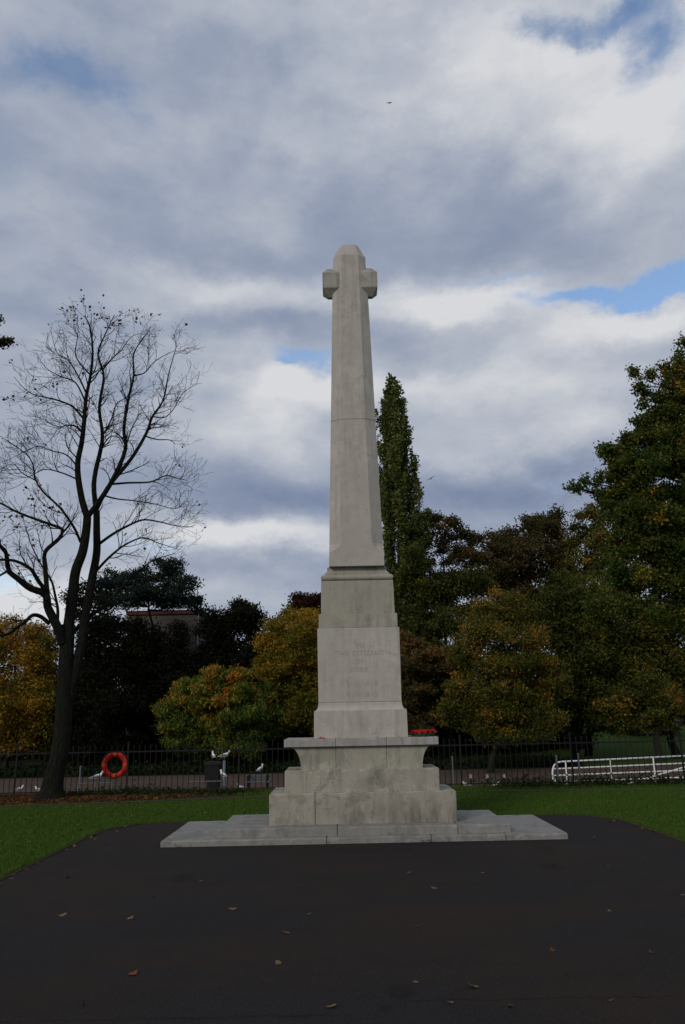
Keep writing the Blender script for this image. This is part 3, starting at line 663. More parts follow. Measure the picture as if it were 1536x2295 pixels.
def torus(cx, cy, cz, R1, r1, a0=0, a1=2*math.pi, n=48, m=14):
    rings = []
    for i in range(n+1):
        t = a0+(a1-a0)*i/n; rings.append([(cx+(R1+r1*math.cos(u))*math.cos(t), cy+r1*.85*math.sin(u), cz+(R1+r1*math.cos(u))*math.sin(t)) for u in np.linspace(0, 2*math.pi, m, endpoint=False)])
    return loft(rings)
obj('ring', torus(RX, 19.17, RZ, .240, .056), M_buoy, lb, smooth=True)
for a in (90, 0, 180, 270): obj('band', torus(RX, 19.17, RZ, .240, .0585, R(a-9), R(a+9), 5), M_tape, lb, smooth=True)
obj('grab_rope', join(*[tube([(RX+(.298+.03*math.sin(math.pi*q/8))*math.cos(R(a0+90*q/8)), 19.17, RZ+(.298+.03*math.sin(math.pi*q/8))*math.sin(R(a0+90*q/8))) for q in range(9)], .006, 5) for a0 in (0, 90, 180, 270)]), plain('rope', (.20, .05, .02), .9), lb)

# ------------------------------------------------------------------ white field gate beyond the fence
def gp(px, py, Y): return at(px, py, Y)
ga, gb = 28.3, 29.1                                     # left and right ends
GX0 = at(1236, 1700, ga)[0]; GX1 = at(1640, 1700, gb)[0]
def gpt(s, z): return np.array([GX0+(GX1-GX0)*s, ga+(gb-ga)*s, -.96+z*(1+.13*s)])
gate = empty('field_gate', gpt(0, 0), 'long white tubular gate with five bars and a diagonal brace behind the railings', 'gate')
zs = [.885*k for k in (1.0, .745, .50, .26, .02)]
T_ = .028
pts = [gpt(.0, .0), gpt(0, zs[0]*.60)] + [gpt(.045*(1-math.cos(t)), zs[0]*(.60+.40*math.sin(t))) for t in (.4, .8, 1.2)] + [gpt(.045+.012, zs[0]), gpt(1, zs[0])]
obj('top_rail', tube(pts, T_, 8), M_white, gate, smooth=True)
for z in zs[1:]: obj('rail', rod(gpt(.002, z), gpt(1, z), T_*.85), M_white, gate)
def s_at(px):
    best = min(np.linspace(0, 1, 800), key=lambda s: abs(pxof(gpt(s, .5))[0]-px)); return best
def pxof(p): c = M.T@(np.array(p)-CAM); return 768+F*c[0]/-c[2], 1147.5-F*c[1]/-c[2]
for px in (1270, 1371, 1467, 1570):
    s = s_at(px); obj('upright', rod(gpt(s, 0), gpt(s, zs[0]), T_*.9), M_white, gate)
s0, s1 = s_at(1378), s_at(1640); obj('brace', rod(gpt(s0, 0.0), gpt(s1, zs[0]*1.0), T_*.95), M_white, gate)
s = s_at(1243); obj('latch', join(rod(gpt(s, zs[3]), gpt(s, zs[2]), .016), rod(gpt(s-.008, zs[2]*.9), gpt(s+.008, zs[2]*.9), .012)), M_white, gate)
# ------------------------------------------------------------------ posts, bench, bin, rails beyond the fence
def post_at(px, ytop, Y, label, r=.028, mat=None, cap=True):
    t = at(px, ytop, Y); zg = ground_z(t[0], Y); e = empty('metal_post', (t[0], Y, zg), label, 'post')
    obj('shaft', rod((t[0], Y, zg-.05), (t[0], Y, t[2]), r), mat or M_greypost, e)
    obj('cap', lathe([(r*1.2, 0), (r*1.35, .02), (r*.4, .05)], (t[0], Y, t[2]), 12), mat or M_greypost, e); return t
post_at(181, 1720, 27.0, 'thin grey post standing left of the lifebuoy')
post_at(1014, 1698, 25.0, 'thin grey post just right of the memorial beyond the railings', .022)
post_at(1247, 1696, 22.5, 'grey post at the rounded left end of the white gate', .03)
post_at(1296, 1692, 22.5, 'thin grey post in front of the white gate, right of its end', .024)
tpost = post_at(503, 1708, 27.5, 'blue grey bollard post with a gull on top, left of the memorial', .045, plain('post_bluegrey', (.16, .20, .25), .5))
tbin = at(478, 1706, 28.0); zb = ground_z(0, 28)
bn = empty('litter_bin', (tbin[0], 28.0, zb), 'square black litter bin with a gull perched on its lid', 'bin')
hb = float(tbin[2]-zb)
obj('body', loft([[(tbin[0]+a*.21, 28+b*.21, zb+.04) for a, b in ((-1,-1),(1,-1),(1,1),(-1,1))], [(tbin[0]+a*.25, 28+b*.25, zb+hb-.14) for a, b in ((-1,-1),(1,-1),(1,1),(-1,1))]]), M_iron, bn, bevel=.01)
obj('lid', loft([[(tbin[0]+a*.27, 28+b*.27, zb+hb-.13) for a, b in ((-1,-1),(1,-1),(1,1),(-1,1))], [(tbin[0]+a*.27, 28+b*.27, zb+hb-.06) for a, b in ((-1,-1),(1,-1),(1,1),(-1,1))], [(tbin[0]+a*.15, 28+b*.15, zb+hb) for a, b in ((-1,-1),(1,-1),(1,1),(-1,1))]]), M_iron, bn, bevel=.01)
# bench seen from behind: back rests above the railings
M_bench = plain('weathered_bench', (.115, .115, .125), .8, 0, .2, 12)
bl, br_ = at(553, 1736, 29.0), at(607, 1735, 29.0); zbk = float(bl[2]); zg = ground_z(0, 29)
be = empty('park_bench', ((bl[0]+br_[0])/2, 29.0, zg), 'grey slatted park bench under the dark trees with a gull on its back', 'bench')
x0, x1 = float(bl[0]), float(br_[0])
for k, z in enumerate((zbk-.05, zbk-.15, zbk-.25)): obj('back_slat', box(x0, x1, 29.0, 29.03, z-.035, z+.035), M_bench, be, bevel=.005)
obj('seat', join(*[box(x0, x1, 28.52+.11*k, 28.61+.11*k, zg+.43, zg+.46) for k in range(4)]), M_bench, be, bevel=.004)
for xx in (x0+.07, x1-.12):
    obj('leg', join(box(xx, xx+.05, 28.54, 28.60, zg, zg+.43), box(xx, xx+.05, 28.98, 29.0, zg, zbk-.02), box(xx, xx+.05, 28.5, 28.98, zg+.62, zg+.66), box(xx, xx+.05, 28.54, 28.60, zg+.46, zg+.62)), M_iron, be)
def low_rail(xa, xb, y, Y, label, nposts=3):
    a, b = at(xa, y, Y), at(xb, y, Y); zg = ground_z(0, Y); e = empty('low_rail', ((a[0]+b[0])/2, Y, zg), label, 'rail')
    obj('rail', rod((a[0], Y, a[2]), (b[0], Y, a[2]), .02), M_greypost, e)
    for k in range(nposts):
        x = a[0]+(b[0]-a[0])*k/(nposts-1); obj('post', rod((x, Y, zg), (x, Y, a[2]), .025), M_greypost, e)
    return a
rl = low_rail(176, 252, 1756, 26.0, 'short low grey rail beyond the railings below the lifebuoy')
low_rail(424, 500, 1752, 26.5, 'short low grey rail beyond the railings left of the gull post')
kb = [at(x, 1758, 29.5) for x in (600, 1230)]
tag(obj('path_edge', box(-22, 9, 30.2, 30.32, -.99, -.93), plain('brick_red_edge', (.075, .030, .020), .9)), kind='structure')
for px, lb_ in ((1055, 'white topped marker stake nearest the memorial right side'), (1092, 'white topped marker stake at the young tree foot'), (1130, 'white topped marker stake right of the young tree')):
    t = at(px, 1737, 31.0); zg = -.99; e = empty('marker_stake', (t[0], 31, zg), lb_, 'stake')
    obj('stake', box(t[0]-.04, t[0]+.04, 30.96, 31.04, zg, t[2]-.12), M_bark2, e); obj('top', box(t[0]-.042, t[0]+.042, 30.958, 31.042, t[2]-.118, t[2]+.02), plain('stake_white', (.3, .3, .26), .8), e)

# ------------------------------------------------------------------ gulls
M_gw = plain('gull_white', (.72, .72, .72), .8, 0, .05); M_gg = plain('gull_grey', (.22, .24, .28), .8); M_gb = plain('gull_black', (.01, .01, .012), .7); M_gl = plain('gull_leg', (.10, .05, .03), .6)
def gull():
    g = empty('gull', (0, 0, 0))
    sp = [(-.20, .145, .012, .018), (-.15, .150, .030, .028), (-.08, .160, .058, .056), (0, .175, .072, .068), (.07, .195, .066, .064), (.12, .235, .042, .042), (.145, .275, .032, .032), (.160, .305, .036, .036), (.178, .322, .034, .032), (.198, .325, .018, .016)]
    rings = []
    for i, (x, z, rw, rh) in enumerate(sp):
        a = sp[min(i+1, len(sp)-1)]; b = sp[max(i-1, 0)]; t = Vector((a[0]-b[0], 0, a[1]-b[1])).normalized(); nrm = Vector((-t.z, 0, t.x))
        rings.append([(x+nrm.x*rh*math.sin(u), rw*math.cos(u), z+nrm.z*rh*math.sin(u)) for u in np.linspace(0, 2*math.pi, 12, endpoint=False)])
    obj('body', loft(rings), M_gw, g, smooth=True, local=True)
    for s in (-1, 1):
        w = obj('wing', loft([[(.075, s*.060, .215), (.075, s*.076, .195), (.06, s*.066, .16)], [(-.04, s*.055, .225), (-.04, s*.086, .19), (-.04, s*.070, .15)], [(-.16, s*.030, .185), (-.16, s*.052, .170), (-.16, s*.040, .150)], [(-.27, s*.006, .155), (-.27, s*.012, .150), (-.27, s*.008, .145)]]), M_gg, g, smooth=True, local=True)
        obj('leg', join(rod((-.01, s*.028, .12), (0, s*.028, .005), .0045, 6), box(-.005, .04, s*.028-.014, s*.028+.014, 0, .006)), M_gl, g, local=True)
    obj('beak', tube([(.205, 0, .325), (.235, 0, .322), (.252, 0, .314)], [.010, .007, .002], 6), M_gl, g, local=True)
    obj('tail', loft([[(-.17, -.025, .150), (-.17, .025, .150), (-.17, .025, .140), (-.17, -.025, .140)], [(-.27, -.04, .145), (-.27, .04, .145), (-.27, .04, .140), (-.27, -.04, .140)]]), M_gw, g, local=True)
    return g
g0 = gull()
gulls = [((tbin[0], 28.0, zb+hb), 1.9, 'white gull upright on the lid of the black litter bin', 1.0),
         ((tpost[0], 27.5, tpost[2]+.05), .25, 'gull standing on the blue grey bollard post', .95),
         ((float(at(583, 1735, 29.015)[0]), 29.015, zbk-.015), 1.2, 'gull standing on the back of the grey park bench', 1.05),
         ((float(at(504, 1752, 26.5)[0])-.05, 26.5, float(at(424, 1752, 26.5)[2])+.02), 2.2, 'gull perched on the low rail beside the bollard post', .95),
         ((float(at(217, 1756, 26)[0]), 26.0, float(rl[2])+.02), .5, 'gull perched on the low rail below the lifebuoy', 1.0),
         ((float(onz(43, 1777, -.985)[0]), float(onz(43, 1777, -.985)[1]), -.985), .1, 'gull on the path at the far left of the railings', .8),
         ((float(onz(86, 1778, -.985)[0]), float(onz(86, 1778, -.985)[1]), -.985), 3.0, 'gull on the path just left of the bare tree trunk', .75),
         ((float(onz(543, 1776, -.985)[0]), float(onz(543, 1776, -.985)[1]), -.985), 3.1, 'gull on the path in front of the park bench', .9),
         ((float(onz(1046, 1768, -.985)[0]), float(onz(1046, 1768, -.985)[1]), -.985), 2.8, 'gull on the path just right of the memorial', .8),
         ((float(onz(1111, 1769, -.985)[0]), float(onz(1111, 1769, -.985)[1]), -.985), .3, 'gull on the path below the young tree with the bare trunk', .75)]
for i, (loc, rz, lab, sc) in enumerate(gulls):
    g = g0 if i == 0 else copy_tree(g0)
    g.location = [float(q) for q in loc]; g.rotation_euler.z = rz; g.scale = (sc, sc, sc); tag(g, lab, 'gull', 'gulls beyond the railings')
def flying(px, py, Y, lab, span, bank):
    p = at(px, py, Y); e = empty('flying_bird', p, lab, 'bird', 'birds in the sky'); 
    obj('body', tube([(-.22, 0, 0), (-.1, 0, 0), (.08, 0, .01), (.18, 0, .02), (.25, 0, .015)], [.01, .05, .06, .04, .008], 8), M_gb, e, local=True, smooth=True)
    for s in (-1, 1):
        obj('wing', loft([[(.08, s*.04, .02), (-.08, s*.04, .02), (-.08, s*.04, .01), (.08, s*.04, .01)], [(.10, s*span*.5, .12), (-.03, s*span*.5, .12), (-.03, s*span*.5, .11), (.10, s*span*.5, .11)], [(-.02, s*span, .04), (-.06, s*span, .04), (-.06, s*span, .035), (-.02, s*span, .035)]]), M_gb, e, local=True)
    e.rotation_euler = (bank, 0, 1.2)
flying(873, 231, 90, 'tiny dark bird high in the sky above the cross', .42, .2)
flying(966, 1073, 80, 'small dark bird gliding right of the poplar', .5, -.4)

# ------------------------------------------------------------------ the bare tree on the left
TY = 17.95
def at_t(px, py, dy=0.0): return at(px, py, TY+dy)
limb_px = {   # photo pixels, depth offset, start radius, end radius
 'trunk': ([(114,1790),(122,1740),(136,1680),(143,1600),(147,1520),(150,1450),(154,1400)], 0, 0, .215, .15),
 'a': ([(152,1420),(163,1335),(170,1280),(186,1235),(194,1185),(196,1158)], 0, -.15, .125, .090),
 'a1': ([(196,1158),(183,1114),(174,1046),(183,995),(189,945),(193,894),(203,843),(208,792),(203,725),(190,680)], -.15, -.5, .075, .010),
 'a2': ([(196,1158),(220,1127),(250,1080),(281,1009),(278,962),(288,894),(300,843),(301,790),(335,731)], -.15, -.9, .062, .008),
 'b': ([(148,1590),(168,1510),(183,1440),(193,1370),(206,1300),(217,1240),(217,1190),(217,1148)], 0, .35, .12, .078),
 'b1': ([(217,1148),(211,1080),(225,1012),(230,972),(223,911),(233,843),(220,792),(237,741),(257,677)], .35, .8, .060, .008),
 'b2': ([(217,1140),(244,1090),(294,1029),(328,972),(342,934),(366,897),(379,836),(403,775)], .35, 1.2, .055, .007),
 'b3': ([(325,977),(352,985),(380,986),(399,995)], 1.1, 1.3, .018, .006),
 'c1': ([(224,1218),(255,1196),(288,1178),(322,1165),(360,1170),(399,1178),(457,1181)], .3, .2, .034, .005),
 'c2': ([(209,1288),(237,1257),(265,1232),(288,1217),(322,1205),(355,1217),(405,1230)], .3, -.7, .032, .005),
 'c3': ([(250,1085),(290,1082),(338,1080),(372,1066),(405,1072),(440,1077)], -.1, -1.2, .026, .005),
 'c4': ([(232,1110),(262,1118),(300,1122),(350,1130),(400,1140),(440,1120)], .2, 1.6, .020, .004),
 'c5': ([(150,1440),(180,1400),(230,1360),(290,1300),(340,1258),(400,1240)], .1, 1.0, .045, .006),
 'd': ([(141,1440),(128,1403),(108,1362),(102,1332),(68,1318),(42,1298),(20,1278),(14,1240),(0,1222),(-30,1190)], -.1, -1.4, .085, .020),
 'd1': ([(108,1345),(102,1274),(102,1237),(132,1208),(140,1190),(132,1182),(85,1165),(40,1148),(0,1127),(-40,1110)], -.6, -.2, .045, .014),
 'd2': ([(104,1325),(85,1300),(68,1274),(34,1257),(0,1254),(-40,1246)], -.7, -1.8, .040, .015),
 'd3': ([(128,1403),(130,1369),(124,1335),(115,1300),(95,1270),(70,1220),(58,1180)], -.1, .9, .032, .006),
 'd4': ([(112,1398),(92,1382),(74,1379),(58,1392),(44,1403),(20,1420),(0,1425),(-30,1420)], -.2, -1.1, .040, .018),
 'e1': ([(181,1215),(165,1180),(135,1138),(100,1105),(81,1077),(71,1033),(44,1006),(0,977)], -.1, -1.3, .030, .006),
 'e2': ([(183,965),(169,955),(150,953),(135,957),(110,948),(95,938),(60,930)], -.3, .4, .020, .004),
 'e3': ([(187,938),(163,911),(129,897),(100,890),(75,884),(52,868),(31,843)], -.3, -1.2, .024, .004),
 'e4': ([(190,897),(169,857),(135,843),(102,823),(81,789)], -.3, .5, .020, .004),
 'e5': ([(193,880),(176,843),(152,806),(128,790),(115,735)], -.3, -.8, .020, .004),
 'e6': ([(203,840),(183,819),(169,792),(173,742),(146,704)], -.4, .2, .020, .004),
 'e7': ([(230,830),(250,805),(271,786),(295,752),(320,740)], .6, 1.4, .018, .004),
 'e8': ([(176,1050),(150,1020),(115,1010),(85,1000),(50,1015),(10,1035)], -.2, 1.0, .018, .004),
 'e9': ([(175,1075),(140,1060),(100,1052),(60,1070),(20,1062)], -.2, -1.5, .018, .004),
 'f1': ([(300,843),(325,835),(345,812),(372,795),(400,785)], -.6, -1.3, .014, .004),
 'f2': ([(345,934),(370,935),(395,915),(425,880),(470,860)], 1.0, 1.6, .016, .004),
 'f3': ([(233,972),(250,940),(262,905),(285,890),(300,870)], .5, 1.3, .020, .005),
 'f4': ([(225,1012),(240,985),(255,977),(270,985),(280,1010)], .4, -.4, .016, .006),
 'f5': ([(283,1000),(296,960),(312,930),(318,925)], -.3, .9, .016, .006),
 'g1': ([(20,1278),(-20,1300),(-60,1310)], -1.2, -1.6, .025, .01),
 'g2': ([(81,1077),(50,1060),(30,1040),(0,1052)], -1.0, -2.0, .014, .004),
}
bt = empty('bare_tree', at_t(118, 1783)*np.array([1, 1, 0]), 'tall nearly bare tree with forked trunk by the railings on the left', 'tree')
def smooth_path(P, n):
    P = np.asarray(P); k = len(P); t = np.linspace(0, k-1, n); out = []
    for q in t:
        i = min(int(q), k-2); u = q-i; p0 = P[max(i-1, 0)]; p1 = P[i]; p2 = P[i+1]; p3 = P[min(i+2, k-1)]
        out.append(.5*((2*p1)+(-p0+p2)*u+(2*p0-5*p1+4*p2-p3)*u*u+(-p0+3*p1-3*p2+p3)*u**3))
    return np.array(out)
big, tw = [], []; tips = []
centre = at_t(215, 1000)
def twigs(path, r0, r1, level, dens):
    L = np.sum(np.linalg.norm(np.diff(path, axis=0), axis=1)); n = max(1, int(L*dens*rng.uniform(.8, 1.2)))
    for _ in range(n):
        s = rng.uniform(.12, 1.0)**.8; q = s*(len(path)-1); i = min(int(q), len(path)-2); p = path[i]*(1-(q-i))+path[i+1]*(q-i)
        d = path[i+1]-path[i]; d /= np.linalg.norm(d)+1e-9
        rv = rng.normal(size=3); rv[1] *= .8; rv -= d*(rv@d); rv /= np.linalg.norm(rv)+1e-9
        out = p-centre; out[2] = 0; out /= np.linalg.norm(out)+1e-9
        v = d*rng.uniform(.5, 1.0)+rv*.75+out*.25; v /= np.linalg.norm(v)
        ln = (.90, .48, .25)[level]*rng.uniform(.5, 1.25)*(1.0-.62*s if level == 0 else (.9 if level == 1 else 1))
        r = min((r0*(1-s)+r1*s)*.55, (.018, .0095, .0060)[level])
        k = 6 if level < 2 else 3; pp = [p]; cur = v.copy(); bend = rng.normal(size=3)*.16
        for j in range(k):
            cur = cur + bend*.5 + rng.normal(size=3)*.09 + np.array([0, 0, .10 if level < 2 else .04]); cur /= np.linalg.norm(cur); pp.append(pp[-1]+cur*ln/k)
        pp = np.array(pp); rr = np.linspace(r, (.0055, .0045, .0040)[level], k+1)
        (big if level == 0 and r > .012 else tw).append((pp, rr, 4 if level == 0 else 3))
        if level == 2 or rng.random() < .3: tips.append(pp[-1])
        if level < 2: twigs(pp, r, .003, level+1, (6.5, 9.5)[level])
for key, (pts, d0, d1, r0, r1) in limb_px.items():
    pts = [(x-(max(x-380, 0))*.3, 760-(760-y)*.66 if y < 760 else y) for x, y in pts]
    P = np.array([at_t(x, y, d0+(d1-d0)*i/(len(pts)-1)) for i, (x, y) in enumerate(pts)]); n = len(pts)*4
    S = smooth_path(P, n); rr = np.linspace(r0, r1, n)*(1 if key in ('trunk', 'a', 'b') else 1.12)
    if key == 'trunk': rr[:6] *= np.array([1.75, 1.42, 1.2, 1.12, 1.06, 1.02])
    if key[0] == 'd': rr = rr*1.15
    big.append((S, rr, 12 if r0 > .08 else 7))
    if key not in ('trunk', 'b', 'a'): twigs(S, r0, r1, 0, 5.0)
    elif key != 'trunk': twigs(S[len(S)//2:], .03, .03, 0, .8)
tubes_mesh('trunk', big, M_bark, bt); tubes_mesh('twigs', tw, M_bark, bt)
tips = np.array(tips); px_t = np.array([pxof(p) for p in tips])
w = np.where(px_t[:, 1] < 730, .35, np.where((px_t[:, 1] > 1090) & (px_t[:, 1] < 1300) & (px_t[:, 0] < 150), .16, np.where((px_t[:, 0] < 150) & (px_t[:, 1] > 830) & (px_t[:, 1] < 900), .12, np.where(px_t[:, 1] > 1180, .05, .006))))
sel = tips[rng.random(len(tips)) < w]; sel = np.repeat(sel, 2, 0)+rng.normal(size=(len(sel)*2, 3))*.05
V, Q = leaf_quads(sel, .085, .7); big_mesh('leaves', V, Q, L_dry, bt, np.clip(rng.normal(.35, .25, len(sel)), 0, 1))

# ------------------------------------------------------------------ trees beyond the promenade
T = tree
# the tree whose twig reaches in from the left edge
T('leafy_tree', 'brown leafed twig of a tree reaching in at the left edge', 'tree', (-8.6, 16.5, 0), [(-150, 800, 70, 90), (-180, 640, 80, 80), (-90, 720, 46, 36), (-45, 765, 34, 20), (-25, 770, 26, 12), (0, 768, 20, 7), (14, 764, 10, 5), (-12, 712, 12, 10)], L_brown, 16.5, .075, .6, .13, .12, bark=M_bark, rough=0)
T('golden_tree', 'golden yellow autumn tree filling the far left behind the bare trunk', 'tree', gbase(20, 41), [(20,1440,80,60,.15),(-30,1520,70,80,.1),(70,1500,60,70,.1),(30,1580,80,70),(90,1590,45,60,-.05),(10,1650,70,45),(85,1650,50,35,-.1),(110,1440,30,40,-.1),(-60,1430,60,60,.1)], L_gold, 41, .125, 2.3, .15, .42, vshift=-.05)
T('pine_tree', 'dark blue green pine crown rising above the stone house', 'tree', gbase(330, 46), [(270,1310,48,34),(330,1300,48,30),(385,1290,36,32),(420,1320,32,30),(290,1345,54,24),(375,1345,56,22),(330,1330,50,26),(235,1340,36,38),(435,1350,20,24),(240,1395,30,30),(255,1290,22,18),(372,1270,20,14),(240,1410,34,30)], L_pine, 46, .14, 1.3, .2, .36)
T('yew_tree', 'almost black evergreen tree just right of the bare trunk', 'tree', gbase(230, 42), [(205,1430,42,50),(240,1480,60,60),(200,1540,50,60),(250,1570,70,60),(210,1630,60,50),(180,1350,30,40,.1),(190,1680,50,30),(260,1670,60,30),(262,1420,28,44)], L_yew, 42, .15, 2.2, .2, .45)
T('yew_tree', 'almost black evergreen tree in front of the stone house', 'tree', gbase(370, 43.5), [(322,1450,36,34),(300,1470,50,60),(385,1480,30,34),(340,1520,70,60),(400,1500,42,60),(330,1600,80,60),(400,1590,50,60),(345,1425,24,22),(305,1405,16,16),(405,1430,18,28),(425,1540,30,60),(330,1680,70,30),(410,1670,50,30),], L_yew, 43.5, .15, 2.4, .22, .45)
T('yew_tree', 'dark evergreen tree with spiky top right of the stone house', 'tree', gbase(500, 44.5), [(480,1430,40,50),(520,1400,34,34),(550,1380,36,28,.15),(570,1420,34,50),(500,1480,60,60),(560,1490,50,60),(470,1540,50,60),(540,1570,60,60),(480,1390,20,24),(548,1362,20,14,.2)], L_yew, 44.5, .15, 2.2, .2, .42)
T('copper_tree', 'dark red leafed tree top peeping over the golden tree by the memorial', 'tree', gbase(700, 47), [(695,1352,34,24),(665,1365,24,18),(720,1345,30,20),(680,1400,50,40),(740,1400,50,60),(640,1400,30,24,-.2),(715,1480,60,60)], L_red, 47, .16, 1.6, .2, .42)
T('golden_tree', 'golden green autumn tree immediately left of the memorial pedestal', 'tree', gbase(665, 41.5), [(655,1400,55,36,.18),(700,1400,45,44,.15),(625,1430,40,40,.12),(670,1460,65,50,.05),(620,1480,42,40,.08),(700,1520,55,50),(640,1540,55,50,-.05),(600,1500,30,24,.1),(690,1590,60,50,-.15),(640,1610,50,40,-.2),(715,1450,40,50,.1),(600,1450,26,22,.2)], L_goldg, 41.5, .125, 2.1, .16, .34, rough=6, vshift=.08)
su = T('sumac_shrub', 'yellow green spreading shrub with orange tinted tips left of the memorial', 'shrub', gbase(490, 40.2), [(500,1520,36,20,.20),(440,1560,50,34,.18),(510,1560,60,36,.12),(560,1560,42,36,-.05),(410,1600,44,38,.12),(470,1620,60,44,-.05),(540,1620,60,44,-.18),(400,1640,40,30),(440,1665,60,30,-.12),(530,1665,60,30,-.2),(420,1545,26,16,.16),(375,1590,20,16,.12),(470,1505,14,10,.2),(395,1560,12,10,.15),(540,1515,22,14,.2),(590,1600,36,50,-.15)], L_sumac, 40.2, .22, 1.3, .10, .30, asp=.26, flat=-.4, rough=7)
def poplar():
    Y = 46; k = 1/ppm(Y); b = gbase(888, Y); root = empty('poplar_tree', b, 'tall narrow green poplar rising behind the memorial shaft', 'tree')
    env = [(838, 878, 4), (862, 879, 16), (900, 880, 27), (950, 884, 33), (1000, 887, 40), (1060, 889, 41), (1120, 892, 44), (1180, 896, 50), (1260, 897, 50), (1340, 897, 50), (1430, 900, 52), (1520, 905, 50), (1600, 905, 46)]
    ys_ = [e[0] for e in env]; paths = []; Cs = []; Vs = []
    tx = [at(x, y, Y) for y, x, w in env]; tr = np.array([list(b)]+[list(q) for q in reversed(tx)]); paths.append((tr, np.linspace(.28, .02, len(tr)), 9))
    n = 300; rad0 = None
    for i in range(n):
        yt = 1560 - (1560-846)*(i+.5)/n + rng.normal(0, 8); w = np.interp(yt, ys_, [e[2] for e in env]); cx = np.interp(yt, ys_, [e[1] for e in env])
        th = rng.uniform(0, 2*np.pi); rr = w*(1.18 if rng.random() > .10 else 1.42)*k*rng.uniform(.1, 1.0)**.42
        tip = at(cx, yt, Y) + np.array([rr*math.cos(th), rr*math.sin(th), 0]); ln = rng.uniform(1.5, 3.2)*(.55 if yt < 900 else 1)*(.8 if rr > .8 else 1)
        base = at(np.interp(yt+ln/k, ys_, [e[1] for e in env]), yt+ln/k*1.0, Y)*.55 + (tip-np.array([0, 0, ln]))*.45
        P = []; m = 7
        for t in np.linspace(0, 1, m): P.append(base + (tip-base)*np.array([1-(1-t)**1.8, 1-(1-t)**1.8, t]))
        P = np.array(P); paths.append((P, np.linspace(.022, .006, m), 3))
        nl = int(ln*rng.uniform(60, 115)); t = rng.uniform(.12, 1.03, nl)*(m-1); q = np.minimum(t.astype(int), m-2); u = (t-q)[:, None]
        wid = .15*(1-.75*(t/(m-1)))+.035
        Cs.append(P[q]*(1-u)+P[q+1]*u+rng.normal(size=(nl, 3))*wid[:, None]*np.array([1, 1, .9])); Vs.append(np.clip(rng.normal(.50, .20)+rng.normal(0, .17, nl), 0, 1))
    Cs = np.concatenate(Cs); V, Q = leaf_quads(Cs, .17, .75); tubes_mesh('trunk', paths, M_bark2, root); big_mesh('crown', V, Q, L_poplar, root, np.concatenate(Vs))
poplar()
T('green_tree', 'dark green leafy side growth leaning out right of the poplar top', 'tree', gbase(940, 45.2), [(945,1165,14,22),(957,1150,7,12),(930,1180,18,22),(938,1210,20,22),(950,1190,10,14),(925,1240,22,26),(940,1270,20,22,-.1),(930,1320,26,40,-.1),(945,1380,26,40,.1),(950,1440,26,40,.1)], L_poplar, 45.2, .13, 1.5, .12, .26, vshift=-.12)
T('brown_tree', 'thin brown leafed tree right beside the poplar with sky showing through', 'tree', gbase(990, 48), [(970,1165,24,14),(1018,1178,32,20),(1000,1200,46,16),(965,1210,24,18),(1065,1205,28,16),(1045,1225,26,14),(980,1240,44,18,-.1),(1030,1255,44,18),(950,1280,30,26,-.1),(1000,1300,60,24,-.1),(1060,1265,40,30),(980,1345,60,30),(1050,1320,50,34)], L_brown, 48, .15, .55, .18, .32)
T('brown_tree', 'shaded brown green tree between the poplar and the young tree', 'tree', gbase(1010, 44), [(960,1330,40,40),(1010,1320,50,36),(1060,1300,50,36),(940,1400,44,50,.05),(1000,1400,50,50),(1060,1380,50,50),(960,1480,50,50),(1030,1480,50,50),(990,1560,60,50,-.1),(1060,1580,50,50,-.1),(940,1600,40,50,-.1),(930,1260,26,40,.1)], L_olive, 44, .15, 1.9, .2, .42, vshift=-.16)
T('brown_tree', 'broad russet brown tree behind the young tree right of centre', 'tree', gbase(1190, 50), [(1140,1210,50,32),(1200,1170,50,26),(1230,1190,50,40),(1110,1240,44,36),(1180,1250,80,50),(1260,1230,34,44),(1110,1300,60,44),(1190,1320,80,50),(1260,1300,50,50),(1150,1380,90,50,-.1),(1240,1400,70,60,-.1)], L_brown, 50, .17, 1.9, .28, .46, vshift=-.02)
T('brown_tree', 'sparse twiggy tree top between the brown tree and the tall right tree', 'tree', gbase(1320, 47), [(1320,1150,28,16),(1345,1165,28,24),(1300,1190,22,30,-.1),(1340,1210,44,36),(1310,1260,50,44),(1370,1260,50,50),(1330,1330,70,60),(1310,1420,70,60)], L_olive, 47, .15, 1.3, .2, .4, vshift=.12)
T('green_tree', 'dark olive tree mass above the far lawn on the right', 'tree', gbase(1290, 43), [(1250,1340,50,50),(1310,1340,60,50),(1230,1420,50,60),(1300,1430,70,60),(1370,1400,60,60),(1280,1510,60,60,-.1),(1350,1490,60,60),(1320,1580,60,50,-.15),(1250,1590,40,60,-.2),(1400,1480,60,60)], L_olive, 43, .16, 2.0, .22, .46, vshift=-.10)
T('green_tree', 'dark olive green tree under the tall tree at the right edge', 'tree', gbase(1520, 44), [(1450,1400,70,60),(1520,1380,60,60),(1420,1460,60,50),(1490,1480,70,60),(1560,1460,60,70),(1440,1540,60,50,-.05),(1520,1560,60,50),(1580,1540,60,60)], L_olive, 44, .16, 2.0, .22, .46)
